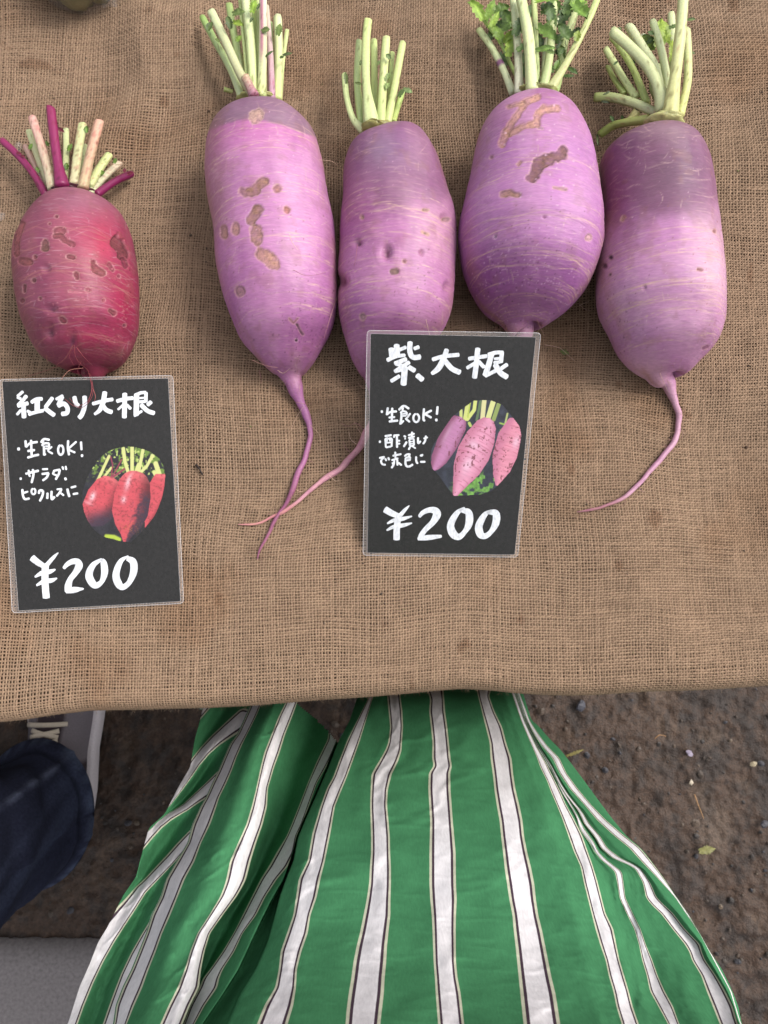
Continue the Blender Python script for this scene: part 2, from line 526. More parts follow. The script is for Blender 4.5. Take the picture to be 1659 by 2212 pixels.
def build_cloth():
    x0, x1 = -0.345, 0.345
    nw = int((x1 - x0) / PITCH); yb0, yb1 = -0.052, 0.535
    nf = int((yb1 - yb0) / PITCH)
    gx = x0 + np.arange(nw) * PITCH; gy = yb0 + np.arange(nf) * PITCH
    rng = np.random.default_rng(3)
    gx = gx + rng.normal(0, 0.00012, nw); gy = gy + rng.normal(0, 0.00012, nf)
    X, Y = np.meshgrid(gx, gy)                        # rows: weft j, columns: warp i
    base = cloth_base(X, Y)
    dX = np.gradient(base, axis=1); dY = np.gradient(base, axis=0)
    Nn = np.cross(dX, dY); Nn /= np.linalg.norm(Nn, axis=2, keepdims=True)
    ux = dX / np.linalg.norm(dX, axis=2, keepdims=True); uy = dY / np.linalg.norm(dY, axis=2, keepdims=True)
    par = ((np.add.outer(np.arange(nf), np.arange(nw)) % 2) * 2 - 1).astype(float)
    amp = 0.00042
    jut = np.array([0.243, 0.163, 0.109])

    def yarn(side, sgn, seed, along):
        # thickness of each yarn drifts along it (slubs)
        if along == 0:   # warp: varies along j
            th = 0.00059 * (0.89 + 0.22 * vn(np.arange(nw)[None, :] * 1.0 + 0.5, 0.5, seed)) * (0.78 + 0.44 * vn(X * 3777, Y * 70, seed + 1))
        else:
            th = 0.00059 * (0.89 + 0.22 * vn(np.arange(nf)[:, None] * 1.0 + 0.5, 0.5, seed)) * (0.78 + 0.44 * vn(X * 70, Y * 3777, seed + 1))
        jig = rng.normal(0, 0.00013, X.shape + (1,))
        ctr = base + Nn * (par * sgn * amp)[..., None] + side * jig
        top = ctr + Nn * 0.00022
        l = ctr - side * th[..., None] - Nn * 0.00022
        r = ctr + side * th[..., None] - Nn * 0.00022
        V = np.stack([l, top, r], 2)                   # (nf, nw, 3, 3)
        if along == 0:
            tone = vn(np.arange(nw)[None, :] * 0.9, X * 0 + 3.3, seed + 7) * 0.3 + vn(X * 2000, Y * 160, seed + 8) * 0.7
        else:
            tone = vn(np.arange(nf)[:, None] * 0.9, X * 0 + 3.3, seed + 7) * 0.3 + vn(X * 160, Y * 2000, seed + 8) * 0.7
        stain = fbm(X * 16, Y * 16, 301, 4)
        c = jut[None, None] * (0.72 + 0.56 * tone)[..., None]
        c = mixc(c, c * np.array([0.80, 0.70, 0.62]), sst(0.55, 0.8, stain) * 0.55)
        c = mixc(c, c * np.array([0.60, 0.50, 0.45]), sst(0.80, 0.86, fbm(X * 55, Y * 55, 311, 3)) * 0.6)
        C = np.repeat(c[:, :, None], 3, 2)
        return V, C

    V1, C1 = yarn(ux, 1, 401, 0)
    V2, C2 = yarn(uy, -1, 501, 1)
    n1 = nf * nw * 3
    idx = np.arange(n1).reshape(nf, nw, 3)
    F = []
    a, b = idx[:-1], idx[1:]
    for k in (0, 1):
        F.append(np.stack([a[..., k], a[..., k + 1], b[..., k + 1], b[..., k]], -1).reshape(-1, 4))
    a, b = idx[:, :-1] + n1, idx[:, 1:] + n1
    for k in (0, 1):
        F.append(np.stack([a[..., k], b[..., k], b[..., k + 1], a[..., k + 1]], -1).reshape(-1, 4))
    V = np.concatenate([V1.reshape(-1, 3), V2.reshape(-1, 3)])
    C = np.concatenate([C1.reshape(-1, 3), C2.reshape(-1, 3)])
    cloth = add('burlap_tablecloth', mesh_np('burlap_tablecloth', V, np.concatenate(F), C), M_JUTE)
    tag(cloth, 'coarse brown burlap tablecloth with its front edge falling over the table', 'tablecloth')
    # second layer tinted dark for the shade in the gaps, going on beyond the woven part and hanging down in front
    gx = np.concatenate([np.linspace(TX0 - 0.02, TX1 - 0.01, 300), np.linspace(TX1 - 0.006, TX1 + 0.03, 10), np.linspace(TX1 + 0.04, TX1 + 0.42, 12)])
    gy = np.concatenate([np.linspace(-0.60, -0.06, 26), np.linspace(-0.055, 0.79, 220)])
    X, Y = np.meshgrid(gx, gy)
    B = cloth_base(X, Y)
    dX = np.gradient(B, axis=1); dY = np.gradient(B, axis=0)
    Nn = np.cross(dX, dY); Nn /= np.linalg.norm(Nn, axis=2, keepdims=True)
    B = B - Nn * 0.0018
    sd = np.clip(X - TX1, 0, None)
    # lower layer: near-black under the weave paints the gaps' shade, burlap colour beyond it
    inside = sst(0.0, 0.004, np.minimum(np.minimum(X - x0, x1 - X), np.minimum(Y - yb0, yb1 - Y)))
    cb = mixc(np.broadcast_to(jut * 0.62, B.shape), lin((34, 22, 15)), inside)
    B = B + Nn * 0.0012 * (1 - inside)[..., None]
    add('shade_tinted_backing', mesh_np('shade_tinted_backing', B, grid_faces(len(gy), len(gx)), cb.reshape(-1, 3)), M_UNDER, cloth)
    # loose fibres
    parts = []
    for k in range(900):
        if k < 380:
            x = rng.uniform(-0.30, 0.32); y = rng.uniform(-0.022, -0.010)
        else:
            x = rng.uniform(-0.32, 0.32); y = rng.uniform(-0.01, 0.5)
        p = cloth_base(np.array(x), np.array(y)) + np.array([0, 0, 0.0006])
        L = rng.uniform(0.002, 0.006); a = rng.uniform(0, 6.28)
        d = np.array([math.cos(a), math.sin(a), 0.0])
        if k < 380:
            d = np.array([rng.normal(0, 0.7), -1.0, rng.uniform(-0.8, 0.6)]); d /= np.linalg.norm(d); L *= 0.6
        bend = rng.normal(0, 0.35)
        q = np.stack([p, p + d * L * 0.5 + np.array([-d[1], d[0], 0.15]) * L * bend * 0.5, p + d * L + np.array([0, 0, 0.0004])])
        v, f = tube(catmull(q, 4), 0.00005, 3, cap=False)
        parts.append((v, f, jut * rng.uniform(0.8, 1.35)))
    V, F, C = join(parts)
    cp = []
    for k in range(150):
        x = rng.uniform(-0.28, 0.275); y = rng.uniform(0.0, 0.5)
        p = cloth_base(np.array(x), np.array(y)) + np.array([0, 0, 0.0009])
        r = rng.choice([0.0004, 0.0007, 0.0011], p=[0.6, 0.3, 0.1])
        v, f = tube(np.array([[-1, 0, 0], [-0.3, 0.1, 0.1], [0.4, 0, 0], [1, 0.1, 0]]) * r, np.array([0.3, 0.8, 0.7, 0.2]) * r, 5)
        a = rng.uniform(0, 6.28)
        v = np.stack([v[:, 0] * math.cos(a) - v[:, 1] * math.sin(a), v[:, 0] * math.sin(a) + v[:, 1] * math.cos(a), v[:, 2]], 1)
        cp.append((v + p, f, lin([(48, 34, 26), (70, 50, 36), (96, 100, 56)][rng.choice(3, p=[0.6, 0.3, 0.1])])))
    V2, F2, C2 = join(cp)
    so = add('soil_crumb', mesh_np('soil_crumb', V2, F2, C2, smooth=False), M_HAIR, cloth)
    so['kind'] = 'stuff'
    fo = add('loose_fibre', mesh_np('loose_fibre', V, F, C), M_HAIR, cloth)
    fo['kind'] = 'stuff'


build_cloth()

# ------------------------------------------------------------------ radishes
def daikon_body(rows, drop, seed, colour_fn, NT=520, NP=250, dents=(), scars=(), specks=(), nlines=24, line_col=(226, 200, 178),
                wav=0.0, line_rng=(0.1, 0.8), lumps=0.0012, line_amt=0.62, scr=1.0, tone=1.0):
    """rows: (left, right, y) of the outline seen from above, top to tail tip"""
    rows = np.asarray(rows, float)
    cx = (rows[:, 0] + rows[:, 1]) / 2; hw = (rows[:, 1] - rows[:, 0]) / 2; cy = rows[:, 2].copy()
    tx, tw = cx.copy(), hw.copy()
    y1, ye = drop
    neck = len(rows) - 1
    for j in range(int(np.argmax(hw)), len(rows)):
        if hw[j] < 0.16 * hw.max(): neck = j; break

    def axis_at(hw, cx):
        rmax = hw.max() * KP * 0.47
        for it in range(3):
            k = 1 - sst(y1, ye, cy)
            cz = ZT + np.maximum(hw * KP * 0.5 + 0.0006, rmax * k)
            rw = hw * KP * depth_of(cy, cz)
            rmax = rw.max() * 0.985
        cz = ZT + np.maximum(rw + 0.0006, rmax * k)
        P = np.array([bp(a, b, c) for a, b, c in zip(cx, cy, cz)])
        for it in range(2):
            lift = np.maximum(cloth_z(P[:, 0], P[:, 1]) - ZT, -0.002) * np.clip(1 - k * 1.4, 0, 1)
            P = np.array([bp(a, b, c + l) for a, b, c, l in zip(cx, cy, cz, lift)])
        return P, rw

    def dense_axis(P, rw, n):
        s = np.concatenate([[0], np.cumsum(np.linalg.norm(np.diff(np.column_stack([P, rw]), axis=0), axis=1))])
        q = np.linspace(0, s[-1], n)
        d = catmull_s(np.column_stack([P, rw]), s, q)
        return d[:, :3], np.maximum(d[:, 3], 0.0), q

    # the outline that is seen is that of the round body, not of its axis: fit the body to it
    ph0 = np.linspace(0, 2 * math.pi, 72, endpoint=False)
    jj = np.arange(len(rows))
    wv_ = np.clip((neck + 3 - jj) / 5.0, 0, 1)
    dl = np.zeros(len(rows)); dr = np.zeros(len(rows))
    for it in range(8):
        P, rw = axis_at(hw, cx)
        Pd, rd, q = dense_axis(P, rw, 420)
        T, S, U = body_frames(Pd, rd)
        V = Pd[:, None] + rd[:, None, None] * (S[:, None] * np.cos(ph0)[None, :, None] + U[:, None] * np.sin(ph0)[None, :, None])
        px, py = proj(V)
        el = np.zeros(len(rows)); er = np.zeros(len(rows))
        for j in range(1, neck):
            m = np.abs(py - rows[j, 2]) < 2.5
            if not m.any(): continue
            el[j] = rows[j, 0] - px[m].min(); er[j] = rows[j, 1] - px[m].max()
        for e, d in ((el, dl), (er, dr)):
            f = e.copy(); f[1:-1] = (e[:-2] + 2 * e[1:-1] + e[2:]) / 4
            d += 0.45 * np.clip(f, -12, 12)
            np.clip(d, -26, 26, out=d)
            d[neck:] = 0
        cy = np.maximum.accumulate(cy + 0.6 * (rows[0, 2] - py.min()) * wv_ + np.arange(len(cy)) * 1e-4)
        L_ = rows[:, 0] + dl; R_ = rows[:, 1] + dr
        hw = np.maximum((R_ - L_) / 2, np.minimum(tw, tw[neck])); cx = (L_ + R_) / 2
        cx[neck:] = tx[neck:]
        hw[0] = tw[0]
    P, rw = axis_at(hw, cx)
    Pd, rd, q = dense_axis(P, rw, NT)
    thin = 1 - sst(0.08, 0.30, rd / rd.max()); thin[:int(np.argmax(rd))] = 0
    Pd[:, 0] += thin * ((vn(q * 90, q * 0, seed + 41) - 0.5) * 0.0022 + (vn(q * 230, q * 0, seed + 42) - 0.5) * 0.0010)
    rd = rd * (1 + thin * (0.30 * (vn(q * 260, q * 0, seed + 43) - 0.5) - 0.06))
    hw = tw
    # smooth a little, keep ends
    for _ in range(22):
        Pd[1:-1] = (Pd[:-2] + 2 * Pd[1:-1] + Pd[2:]) / 4
        rd[1:-1] = (rd[:-2] + 2 * rd[1:-1] + rd[2:]) / 4
    T, S, U = body_frames(Pd, rd)
    ph = np.concatenate([np.linspace(R(-20), R(200), NP - 40, endpoint=False), np.linspace(R(200), R(340), 40, endpoint=False)])
    PH = np.broadcast_to(ph[None], (NT, NP)); Q = np.broadcast_to(q[:, None], (NT, NP))
    dirv = S[:, None] * np.cos(ph)[None, :, None] + U[:, None] * np.sin(ph)[None, :, None]
    rr = rd[:, None] / rd.max()
    ca, sa = np.cos(PH) * 1.0, np.sin(PH) * 1.0
    disp = lumps * rr * (fbm(Q * 14 + 10, ca * 1.2 + 5 + sa * 0.8, seed, 3) - 0.5) * 3.4
    disp = disp + 0.00025 * rr * (fbm(Q * 260, ca * 2.4 + sa * 1.7 + 9, seed + 3, 2) - 0.5)
    V = Pd[:, None] + dirv * (rd[:, None] + 0)[..., None]
    px, py = proj(V)
    up = dirv[..., 2]
    vis = sst(-0.35, 0.0, up)
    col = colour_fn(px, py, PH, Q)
    # streaky skin
    st = fbm(Q * 900, ca * 3 + sa * 2.1 + 20, seed + 5, 3)
    col = col * (0.93 + 0.14 * st)[..., None]
    mot = fbm(Q * 55, ca * 4 + sa * 3 + 40, seed + 6, 4)
    col = col * (0.90 + 0.20 * mot)[..., None]
    SK = np.array([0.64, 0.54, 0.575])
    bl = fbm(px * 0.022 + seed, py * 0.010, seed + 12, 4)
    col = mixc(col, col * np.array([0.84, 0.70, 0.88]), sst(0.52, 0.74, bl) * 0.7)
    col = mixc(col, col * np.array([1.10, 1.22, 1.08]), sst(0.50, 0.30, bl) * 0.0 + (1 - sst(0.28, 0.46, bl)) * 0.7)
    # fine pale scratches round the root
    sx = vn(Q * 2600 + vn(PH * 3, Q * 60, seed + 14) * 3, PH * 2.6 + 30, seed + 13)
    col = mixc(col, lin((222, 196, 190)), sst(0.80, 0.95, sx) * 0.28)
    col = mixc(col, col * 0.8, (1 - sst(0.05, 0.2, sx)) * 0.35)
    rough = 0.40 + 0.20 * mot + 0.0 * px
    rng = np.random.default_rng(seed + 500)
    x0, x1, ya, yb = rows[:, 0].min(), rows[:, 1].max(), rows[0, 2], rows[neck, 2]
    ac = np.zeros_like(px)
    for k in range(int(190 * scr)):
        a, b = rng.uniform(x0, x1), rng.uniform(ya, yb)
        an = rng.normal(0, 0.22) if rng.random() < 0.72 else rng.normal(math.pi / 2, 0.35)
        ln = rng.uniform(3, 17); wd = rng.uniform(0.5, 1.0)
        w = (np.abs(px - a) < ln + 3) & (np.abs(py - b) < ln + 3)
        if not w.any(): continue
        ux_, uy_ = math.cos(an), math.sin(an)
        t_ = (px[w] - a) * ux_ + (py[w] - b) * uy_; o_ = -(px[w] - a) * uy_ + (py[w] - b) * ux_ - 0.02 * t_ ** 2 * rng.normal(0, 0.5)
        ac[w] = np.maximum(ac[w], rng.uniform(0.2, 0.75) * np.exp(-(o_ / wd) ** 2 - (t_ / ln) ** 4))
    col = mixc(col, lin((224, 200, 190)), ac * vis * 0.7)
    flank = (1 - sst(0.10, 0.62, up)) * sst(-0.3, 0.1, up)
    dust = sst(0.40, 0.72, fbm(Q * 45, PH * 2.2, seed + 31, 4))
    col = mixc(col, lin((168, 128, 104)), flank * dust * 0.55)
    col = mixc(col, lin((150, 112, 90)), sst(0.60, 0.78, fbm(Q * 120, PH * 5, seed + 33, 3)) * 0.22)
    disp = disp + 0.00016 * (vn(Q * 900, PH * 7, seed + 35) - 0.5) * rr
    # growth lines
    rng = np.random.default_rng(seed)
    tb = q[np.argmax(hw.max() * 0 + rd > 0.7 * rd.max())]; L = q[np.nonzero(rd > 0.3 * rd.max())[0][-1]]
    pale = lin(line_col)
    for k in range(int(nlines * 1.5)):
        t0 = tb + (L - tb) * rng.uniform(*line_rng) ** 0.9
        pc = rng.choice([rng.uniform(0.2, 1.0), rng.uniform(math.pi - 1.0, math.pi - 0.2), rng.uniform(0.9, 2.2)], p=[0.4, 0.4, 0.2])
        pw = rng.uniform(0.25, 1.0); wdt = rng.uniform(0.00020, 0.00036)
        wv = (vn(PH * 2.2 + k * 9.1, PH * 0 + k, seed + 60) - 0.5) * (0.004 + wav)
        d = (Q - t0 - wv) / wdt
        m = np.exp(-d * d) * np.exp(-(((PH - pc) / pw) ** 2) * 1.2) * (0.5 + 0.9 * vn(PH * 9, Q * 0 + k, seed + 80))
        m = np.clip(m * line_amt, 0, 0.85)
        col = mixc(col, pale, m); disp = disp - 0.00018 * m
    # dents
    for (x, y, r, dep, ax) in dents:
        d = np.sqrt(((px - x) / r) ** 2 + ((py - y) / (r * ax)) ** 2)
        g = np.exp(-d * d) * vis
        disp = disp - dep * g
        gw = np.exp(-(d / 2.6) ** 2) * vis
        ang = np.arctan2(py - y, px - x)
        wr = (vn(d * 5, ang * 0.6 + 4, seed + 91) - 0.5)
        disp = disp + (0.0005 if r < 13 and dep > 0 else 0.0001) * wr * gw
        col = mixc(col, lin((150, 95, 120)), 0.35 * np.exp(-(d * 1.3) ** 2) * vis)
        if dep > 0.002: col = mixc(col, lin((96, 52, 66)), 0.7 * np.exp(-(d * 2.2) ** 2) * vis)
    # scars
    for sc in scars:
        pts, r, core, rim = sc[:4]
        dep = sc[4] if len(sc) > 4 else 0.0005
        d = poly_dist(px, py, pts) - r + (fbm(px * 0.07, py * 0.07, seed + 200, 2) - 0.5) * r * 0.9
        m = (1 - sst(-1.5, 1.3, d)) * vis
        tex = vn(px * 0.55, py * 0.55, seed + 210) * 0.5 + vn(px * 0.25, py * 0.25, seed + 211) * 0.5
        cc = lin(core) * (0.62 + 1.15 * tex)[..., None]
        cc = mixc(cc, cc * 0.6, np.exp(-((d + 2.2) / 1.4) ** 2))
        crk = np.exp(-((vn(px * 0.3, py * 0.3, seed + 217) - 0.5) / 0.05) ** 2)
        cc = mixc(cc, cc * 0.5, crk * 0.5)
        col = mixc(col, cc, m * (0.62 + 0.34 * vn(px * 0.12, py * 0.12, seed + 219)))
        rm = np.exp(-((d - 1.0) / 0.9) ** 2) * vis * (0.35 + 0.9 * vn(px * 0.2, py * 0.2, seed + 215))
        col = mixc(col, lin(rim), np.clip(rm * 0.55, 0, 1))
        disp = disp - dep * m + 0.0002 * (tex - 0.5) * m
        rough = rough * (1 - m) + 0.8 * m
    # specks: (x, y, sx, sy, count, colour, rmin, rmax)
    for (x, y, sx, sy, n, c, r0, r1) in specks:
        xs = rng.normal(x, sx, n); ys = rng.normal(y, sy, n); rs = rng.uniform(r0, r1, n)
        m = np.zeros_like(px)
        for a, b, r in zip(xs, ys, rs):
            w = (np.abs(px - a) < r * 3) & (np.abs(py - b) < r * 3)
            if w.any():
                dd = np.hypot(px[w] - a, py[w] - b) / r
                m[w] = np.maximum(m[w], np.exp(-dd ** 4))
        col = mixc(col, lin(c), m * 0.75 * vis)
    col = col * SK * tone
    V = Pd[:, None] + dirv * (rd[:, None] + disp * np.clip(rd[:, None] / 0.01, 0, 1))[..., None]
    F = grid_faces(NT, NP, True)
    Vf = V.reshape(-1, 3)
    Fl = F[:, ::-1]
    return mesh_np('root_body', Vf, np.ascontiguousarray(Fl), col.reshape(-1, 3), attrs={'rough': rough}), (Pd, rd)


def body_frames(Pd, rd):
    """ring planes of a radish: steady along the thick body, following every bend in the thin tail"""
    n = len(Pd)
    T = np.gradient(Pd, axis=0); T[:, 2] = 0
    T /= np.linalg.norm(T, axis=1, keepdims=True) + 1e-12
    w = (rd / rd.max()) ** 1.0
    body = np.average(T, axis=0, weights=w ** 2 * np.linalg.norm(np.gradient(Pd, axis=0), axis=1)); body /= np.linalg.norm(body)
    b = sst(0.10, 0.35, rd / rd.max())
    # the first (top) rings always count as body
    b[:int(np.argmax(rd))] = 1
    k = np.ones(9) / 9
    Ts = np.stack([np.convolve(np.pad(T[:, j], 4, mode='edge'), k, 'valid') for j in range(3)], 1)
    T = Ts * (1 - b[:, None]) + body * b[:, None]
    T /= np.linalg.norm(T, axis=1, keepdims=True)
    up = np.array([0, 0, 1.0])
    S = np.cross(T, up); S /= np.linalg.norm(S, axis=1, keepdims=True)
    return T, S, np.cross(S, T)


def catmull_s(p, s, q):
    m = np.zeros_like(p)
    d = np.diff(p, axis=0) / np.maximum(np.diff(s), 1e-9)[:, None]
    m[1:-1] = (d[1:] + d[:-1]) / 2
    flat = d[1:] * d[:-1] <= 0
    m[1:-1] = np.where(flat, 0, np.sign(m[1:-1]) * np.minimum(np.abs(m[1:-1]), 3 * np.minimum(np.abs(d[1:]), np.abs(d[:-1]))))
    m[0] = d[0]; m[-1] = d[-1]
    i = np.clip(np.searchsorted(s, q, 'right') - 1, 0, len(p) - 2)
    h = (s[i + 1] - s[i])[:, None]; t = (q - s[i])[:, None] / np.maximum(h, 1e-9)
    return ((2 * t**3 - 3 * t**2 + 1) * p[i] + (t**3 - 2 * t**2 + t) * h * m[i]
            + (-2 * t**3 + 3 * t**2) * p[i + 1] + (t**3 - t**2) * h * m[i + 1])


def tf(x0, y0, k):
    """zoomed-crop coordinates -> photo units"""
    def g(x, y):
        return (x0 + x / k) * 0.8640625, (y0 + y / k) * 0.8640625
    return g


CREAM = [(206, 216, 158), (222, 228, 180)]


def stalk(parent, g, k, pts, w, c0, c1, z0, z1, flat=0.82, seed=0, spots=0.0, band=None, base_w=None, stripe=None, arch=0.0):
    """one cut leaf stalk: pts from crown to cut end in crop coordinates, w half width there"""
    P2 = np.array([g(*p) for p in pts])
    n = 26
    D = catmull(P2, n)
    t = np.linspace(0, 1, n)
    z = z0 + (z1 - z0) * t + arch * np.sin(t * math.pi)
    W = np.array([bp(a, b, c) for (a, b), c in zip(D, z)])
    r = 1.1 * w / k * 0.8640625 * KP * depth_of(D[:, 1], z)
    bw = base_w / w if base_w else 1.12
    r = r * (bw + (1 - bw) * sst(0, 0.35, t)) * (1 - 0.08 * t) * (1 + 0.06 * (vn(t * 5, t * 0 + seed, 700 + seed) - 0.5))
    ns = 16
    # cut end: a last ring that steps inwards
    tip = W[-1] + (W[-1] - W[-2]) / np.linalg.norm(W[-1] - W[-2]) * r[-1] * 0.18
    slant = 0.35 * math.sin(seed * 2.1)
    V, F = tube(W, r, ns, flat, cap=False)
    V = V.reshape(n, ns, 3)
    T, S, U = frames(W)
    a = np.linspace(0, 2 * math.pi, ns, endpoint=False)
    # ribs along the stalk
    rib = 1 + 0.055 * np.cos(a * 6 + seed) + 0.03 * np.cos(a * 3 + seed * 2)
    V = W[:, None] + (V - W[:, None]) * rib[None, :, None]
    # slanted cut
    V[-1] += T[-1] * (np.cos(a + seed) * r[-1] * slant)[:, None]
    V[-1] = W[-1] + (V[-1] - W[-1]) * 0.93
    rim2 = W[-1] + (V[-1] - W[-1]) * 0.72 + T[-1] * r[-1] * 0.04
    hole = W[-1] - T[-1] * r[-1] * 0.10
    c = lin(c0)[None] * (1 - t)[:, None] + lin(c1)[None] * t[:, None]
    cc = np.repeat(c[:, None], ns, 1)
    st = 0.5 + 0.7 * (vn(np.broadcast_to(a[None] * 4.5, (n, ns)), np.broadcast_to(t[:, None] * 3, (n, ns)), 905 + seed) - 0.5) + 0.6 * (vn(np.broadcast_to(a[None] * 2.2, (n, ns)), np.broadcast_to(t[:, None] * 2, (n, ns)), 900 + seed) - 0.5)
    cc = cc * (0.86 + 0.28 * st)[..., None]
    if stripe is not None:
        sc, aw, ac = stripe
        m = np.exp(-((np.angle(np.exp(1j * (a - ac))) / aw) ** 2))[None] * sst(0.25, 0.5, t)[:, None]
        cc = mixc(cc, lin(sc), m * 0.85)
    if band is not None:
        bt, bc = band
        cc = mixc(cc, lin(bc), np.broadcast_to((np.abs(t - bt) < 0.035)[:, None] * 0.9, (n, ns)))
    if spots:
        m = (vn(np.broadcast_to(a[None] * 6, (n, ns)), np.broadcast_to(t[:, None] * 30, (n, ns)), 950 + seed) > 1 - spots)
        cc = mixc(cc, cc * np.array([0.75, 0.35, 0.45]), m * 0.6)
    cut = lin((226, 230, 190))
    Vall = np.vstack([V.reshape(-1, 3), rim2, hole[None], W[:1]])
    Cc = np.vstack([cc.reshape(-1, 3), np.repeat((0.5 * cut + 0.5 * cc[-1].mean(0))[None], ns, 0), cut[None] * 0.9, cc[0, :1]])
    L = (n - 1) * ns; q = n * ns
    for j in range(ns):
        j2 = (j + 1) % ns
        F.append((L + j2, L + j, q + j, q + j2))
        F.append((q + j2, q + j, q + ns))
        F.append((j, j2, q + ns + 1))
    g_ = Cc @ np.array([0.3, 0.6, 0.1])
    Cc = (Cc * 0.96 + g_[:, None] * 0.04) * 0.76
    sp = np.random.default_rng(seed).random(len(Cc)) > 0.975
    Cc[sp] *= np.array([0.5, 0.45, 0.4])
    me = mesh_np('stalk', Vall, F, Cc)
    return add('stalk', me, M_STALK, parent)


def leaf(parent, px, py, z, ang, length, width, c, seed=0, lift=0.3, name='leaf', lobes=5):
    """ragged leaf piece with its base at px,py pointing along ang (photo degrees, 0 right, 90 up), sizes in photo units"""
    rng = np.random.default_rng(seed + 77)
    n, m = 13, 5
    b = bp(px, py, z); sc = KP * float(depth_of(py, z))
    L = length * sc * 1.15; Wd = width * sc * 1.3
    t = np.linspace(0, 1, n)
    prof = np.sin(np.clip(t * 0.93 + 0.05, 0, 1) * math.pi) ** 0.7
    jag = 1 - 0.45 * np.abs(np.sin(t * lobes * math.pi + rng.uniform(0, 3))) * (t > 0.12)
    v = np.linspace(-1, 1, m)
    bend = rng.uniform(-0.5, 0.5)
    X = t[:, None] * L + 0 * v[None]
    Yv = v[None] * (Wd * prof * jag)[:, None] + (bend * L * 0.25 * t ** 2)[:, None]
    X = X + np.abs(v[None]) * -0.12 * L * jag[:, None]
    Z = lift * L * np.sin(t * 2.2)[:, None] * 0.5 + np.abs(v)[None] * Wd * 0.35 * rng.uniform(-0.2, 1.0) + Wd * 0.22 * (vn(t[:, None] * 5 + seed, v[None] * 2, seed + 5) - 0.5)
    a = R(ang)
    V = np.stack([b[0] + X * math.cos(a) - Yv * math.sin(a), b[1] + X * math.sin(a) + Yv * math.cos(a), b[2] + Z], -1)
    C = lin(c)[None, None] * (0.75 + 0.5 * vn(t[:, None] * 4, v[None] * 3, seed + 9))[..., None]
    C = mixc(C, C * 1.8 + 0.02, np.broadcast_to((np.abs(v) < 0.1)[None] * 0.5, (n, m)))
    return add(name, mesh_np(name, V, grid_faces(n, m), (C * 0.8 + C[..., 1:2] * 0.2 * np.array([0.8, 1.0, 0.5])).reshape(-1, 3) * np.array([0.78, 0.64, 0.46])), M_LEAF, parent)


def hairs(parent, strands, c, rad=0.00011, z_off=0.0):
    """fine roots: strands of (x, y, height above the table)"""
    parts = []
    for k, s in enumerate(strands):
        W = np.array([bp(x, y, ZT + z) for x, y, z in catmull(s, max(8, len(s) * 5))])
        W[:, 2] += (cloth_z(W[:, 0], W[:, 1]) - ZT) * np.clip(1 - (W[:, 2] - ZT) / 0.02, 0, 1)
        r = np.linspace(rad, rad * 0.55, len(W))
        v, f = tube(W, r, 4, cap=False)
        cc = c[k % len(c)] if isinstance(c, list) else c
        parts.append((v, f, lin(cc)))
    V, F, C = join(parts)
    o = add('root_hair', mesh_np('root_hair', V, F, C), M_HAIR, parent); o['kind'] = 'stuff'
    return o


def crown(parent, px, py, rx, ry, z, c, seed, hz=0.010):
    n, m = 14, 26
    th = np.linspace(0.02, math.pi - 0.02, n)[:, None]; ph = np.linspace(0, 2 * math.pi, m, endpoint=False)[None]
    b = bp(px, py, z); sc = KP * float(depth_of(py, z))
    nz = 1 + 0.35 * (vn(th * 3, np.cos(ph) * 3 + 5 + np.sin(ph) * 2.5, seed) - 0.5)
    V = np.stack([b[0] + rx * sc * np.sin(th) * np.cos(ph) * nz, b[1] + ry * sc * np.sin(th) * np.sin(ph) * nz, b[2] + hz * np.cos(th) * nz + 0 * ph], -1)
    C = lin(c)[None, None] * (0.6 + 0.8 * vn(th * 6, ph * 4, seed + 2))[..., None]
    return add('crown', mesh_np('crown', V, np.ascontiguousarray(grid_faces(n, m, True)), C.reshape(-1, 3) * 0.65), M_STALK, parent)


BROWN = (140, 112, 84); TAN = (176, 142, 116); RIM = (206, 178, 150)

# ---- first purple radish (second root from the left)
def col_A(px, py, PH, Q):
    w = (fbm(px * 0.02, py * 0.02, 1001, 3) - 0.5)
    c = np.broadcast_to(lin((197, 141, 189)), px.shape + (3,)).copy()
    c = mixc(c, lin((200, 128, 184)), (1 - sst(270, 360, py)) * 0.9)
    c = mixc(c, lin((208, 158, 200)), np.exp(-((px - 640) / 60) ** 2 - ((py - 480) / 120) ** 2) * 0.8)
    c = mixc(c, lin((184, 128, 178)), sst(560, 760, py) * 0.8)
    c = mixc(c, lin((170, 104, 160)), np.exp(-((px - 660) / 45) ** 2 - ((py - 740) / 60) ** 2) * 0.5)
    line = 262 + 26 * ((px - 545) / 110) ** 2 + w * 16
    c = mixc(c, lin((142, 116, 136)), (1 - sst(-5, 4, py - line)) * 0.92)
    c = mixc(c, lin((168, 128, 110)), 0.4 * (1 - sst(455, 500, px - (py - 250) * 0.08)) * (1 - sst(420, 560, py)))
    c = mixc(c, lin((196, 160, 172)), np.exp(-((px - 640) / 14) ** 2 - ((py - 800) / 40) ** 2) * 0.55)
    c = mixc(c, lin((176, 112, 156)), sst(860, 980, py) * 0.6)
    c = mixc(c, lin((160, 104, 124)), sst(985, 1100, py) * 0.8)
    return c


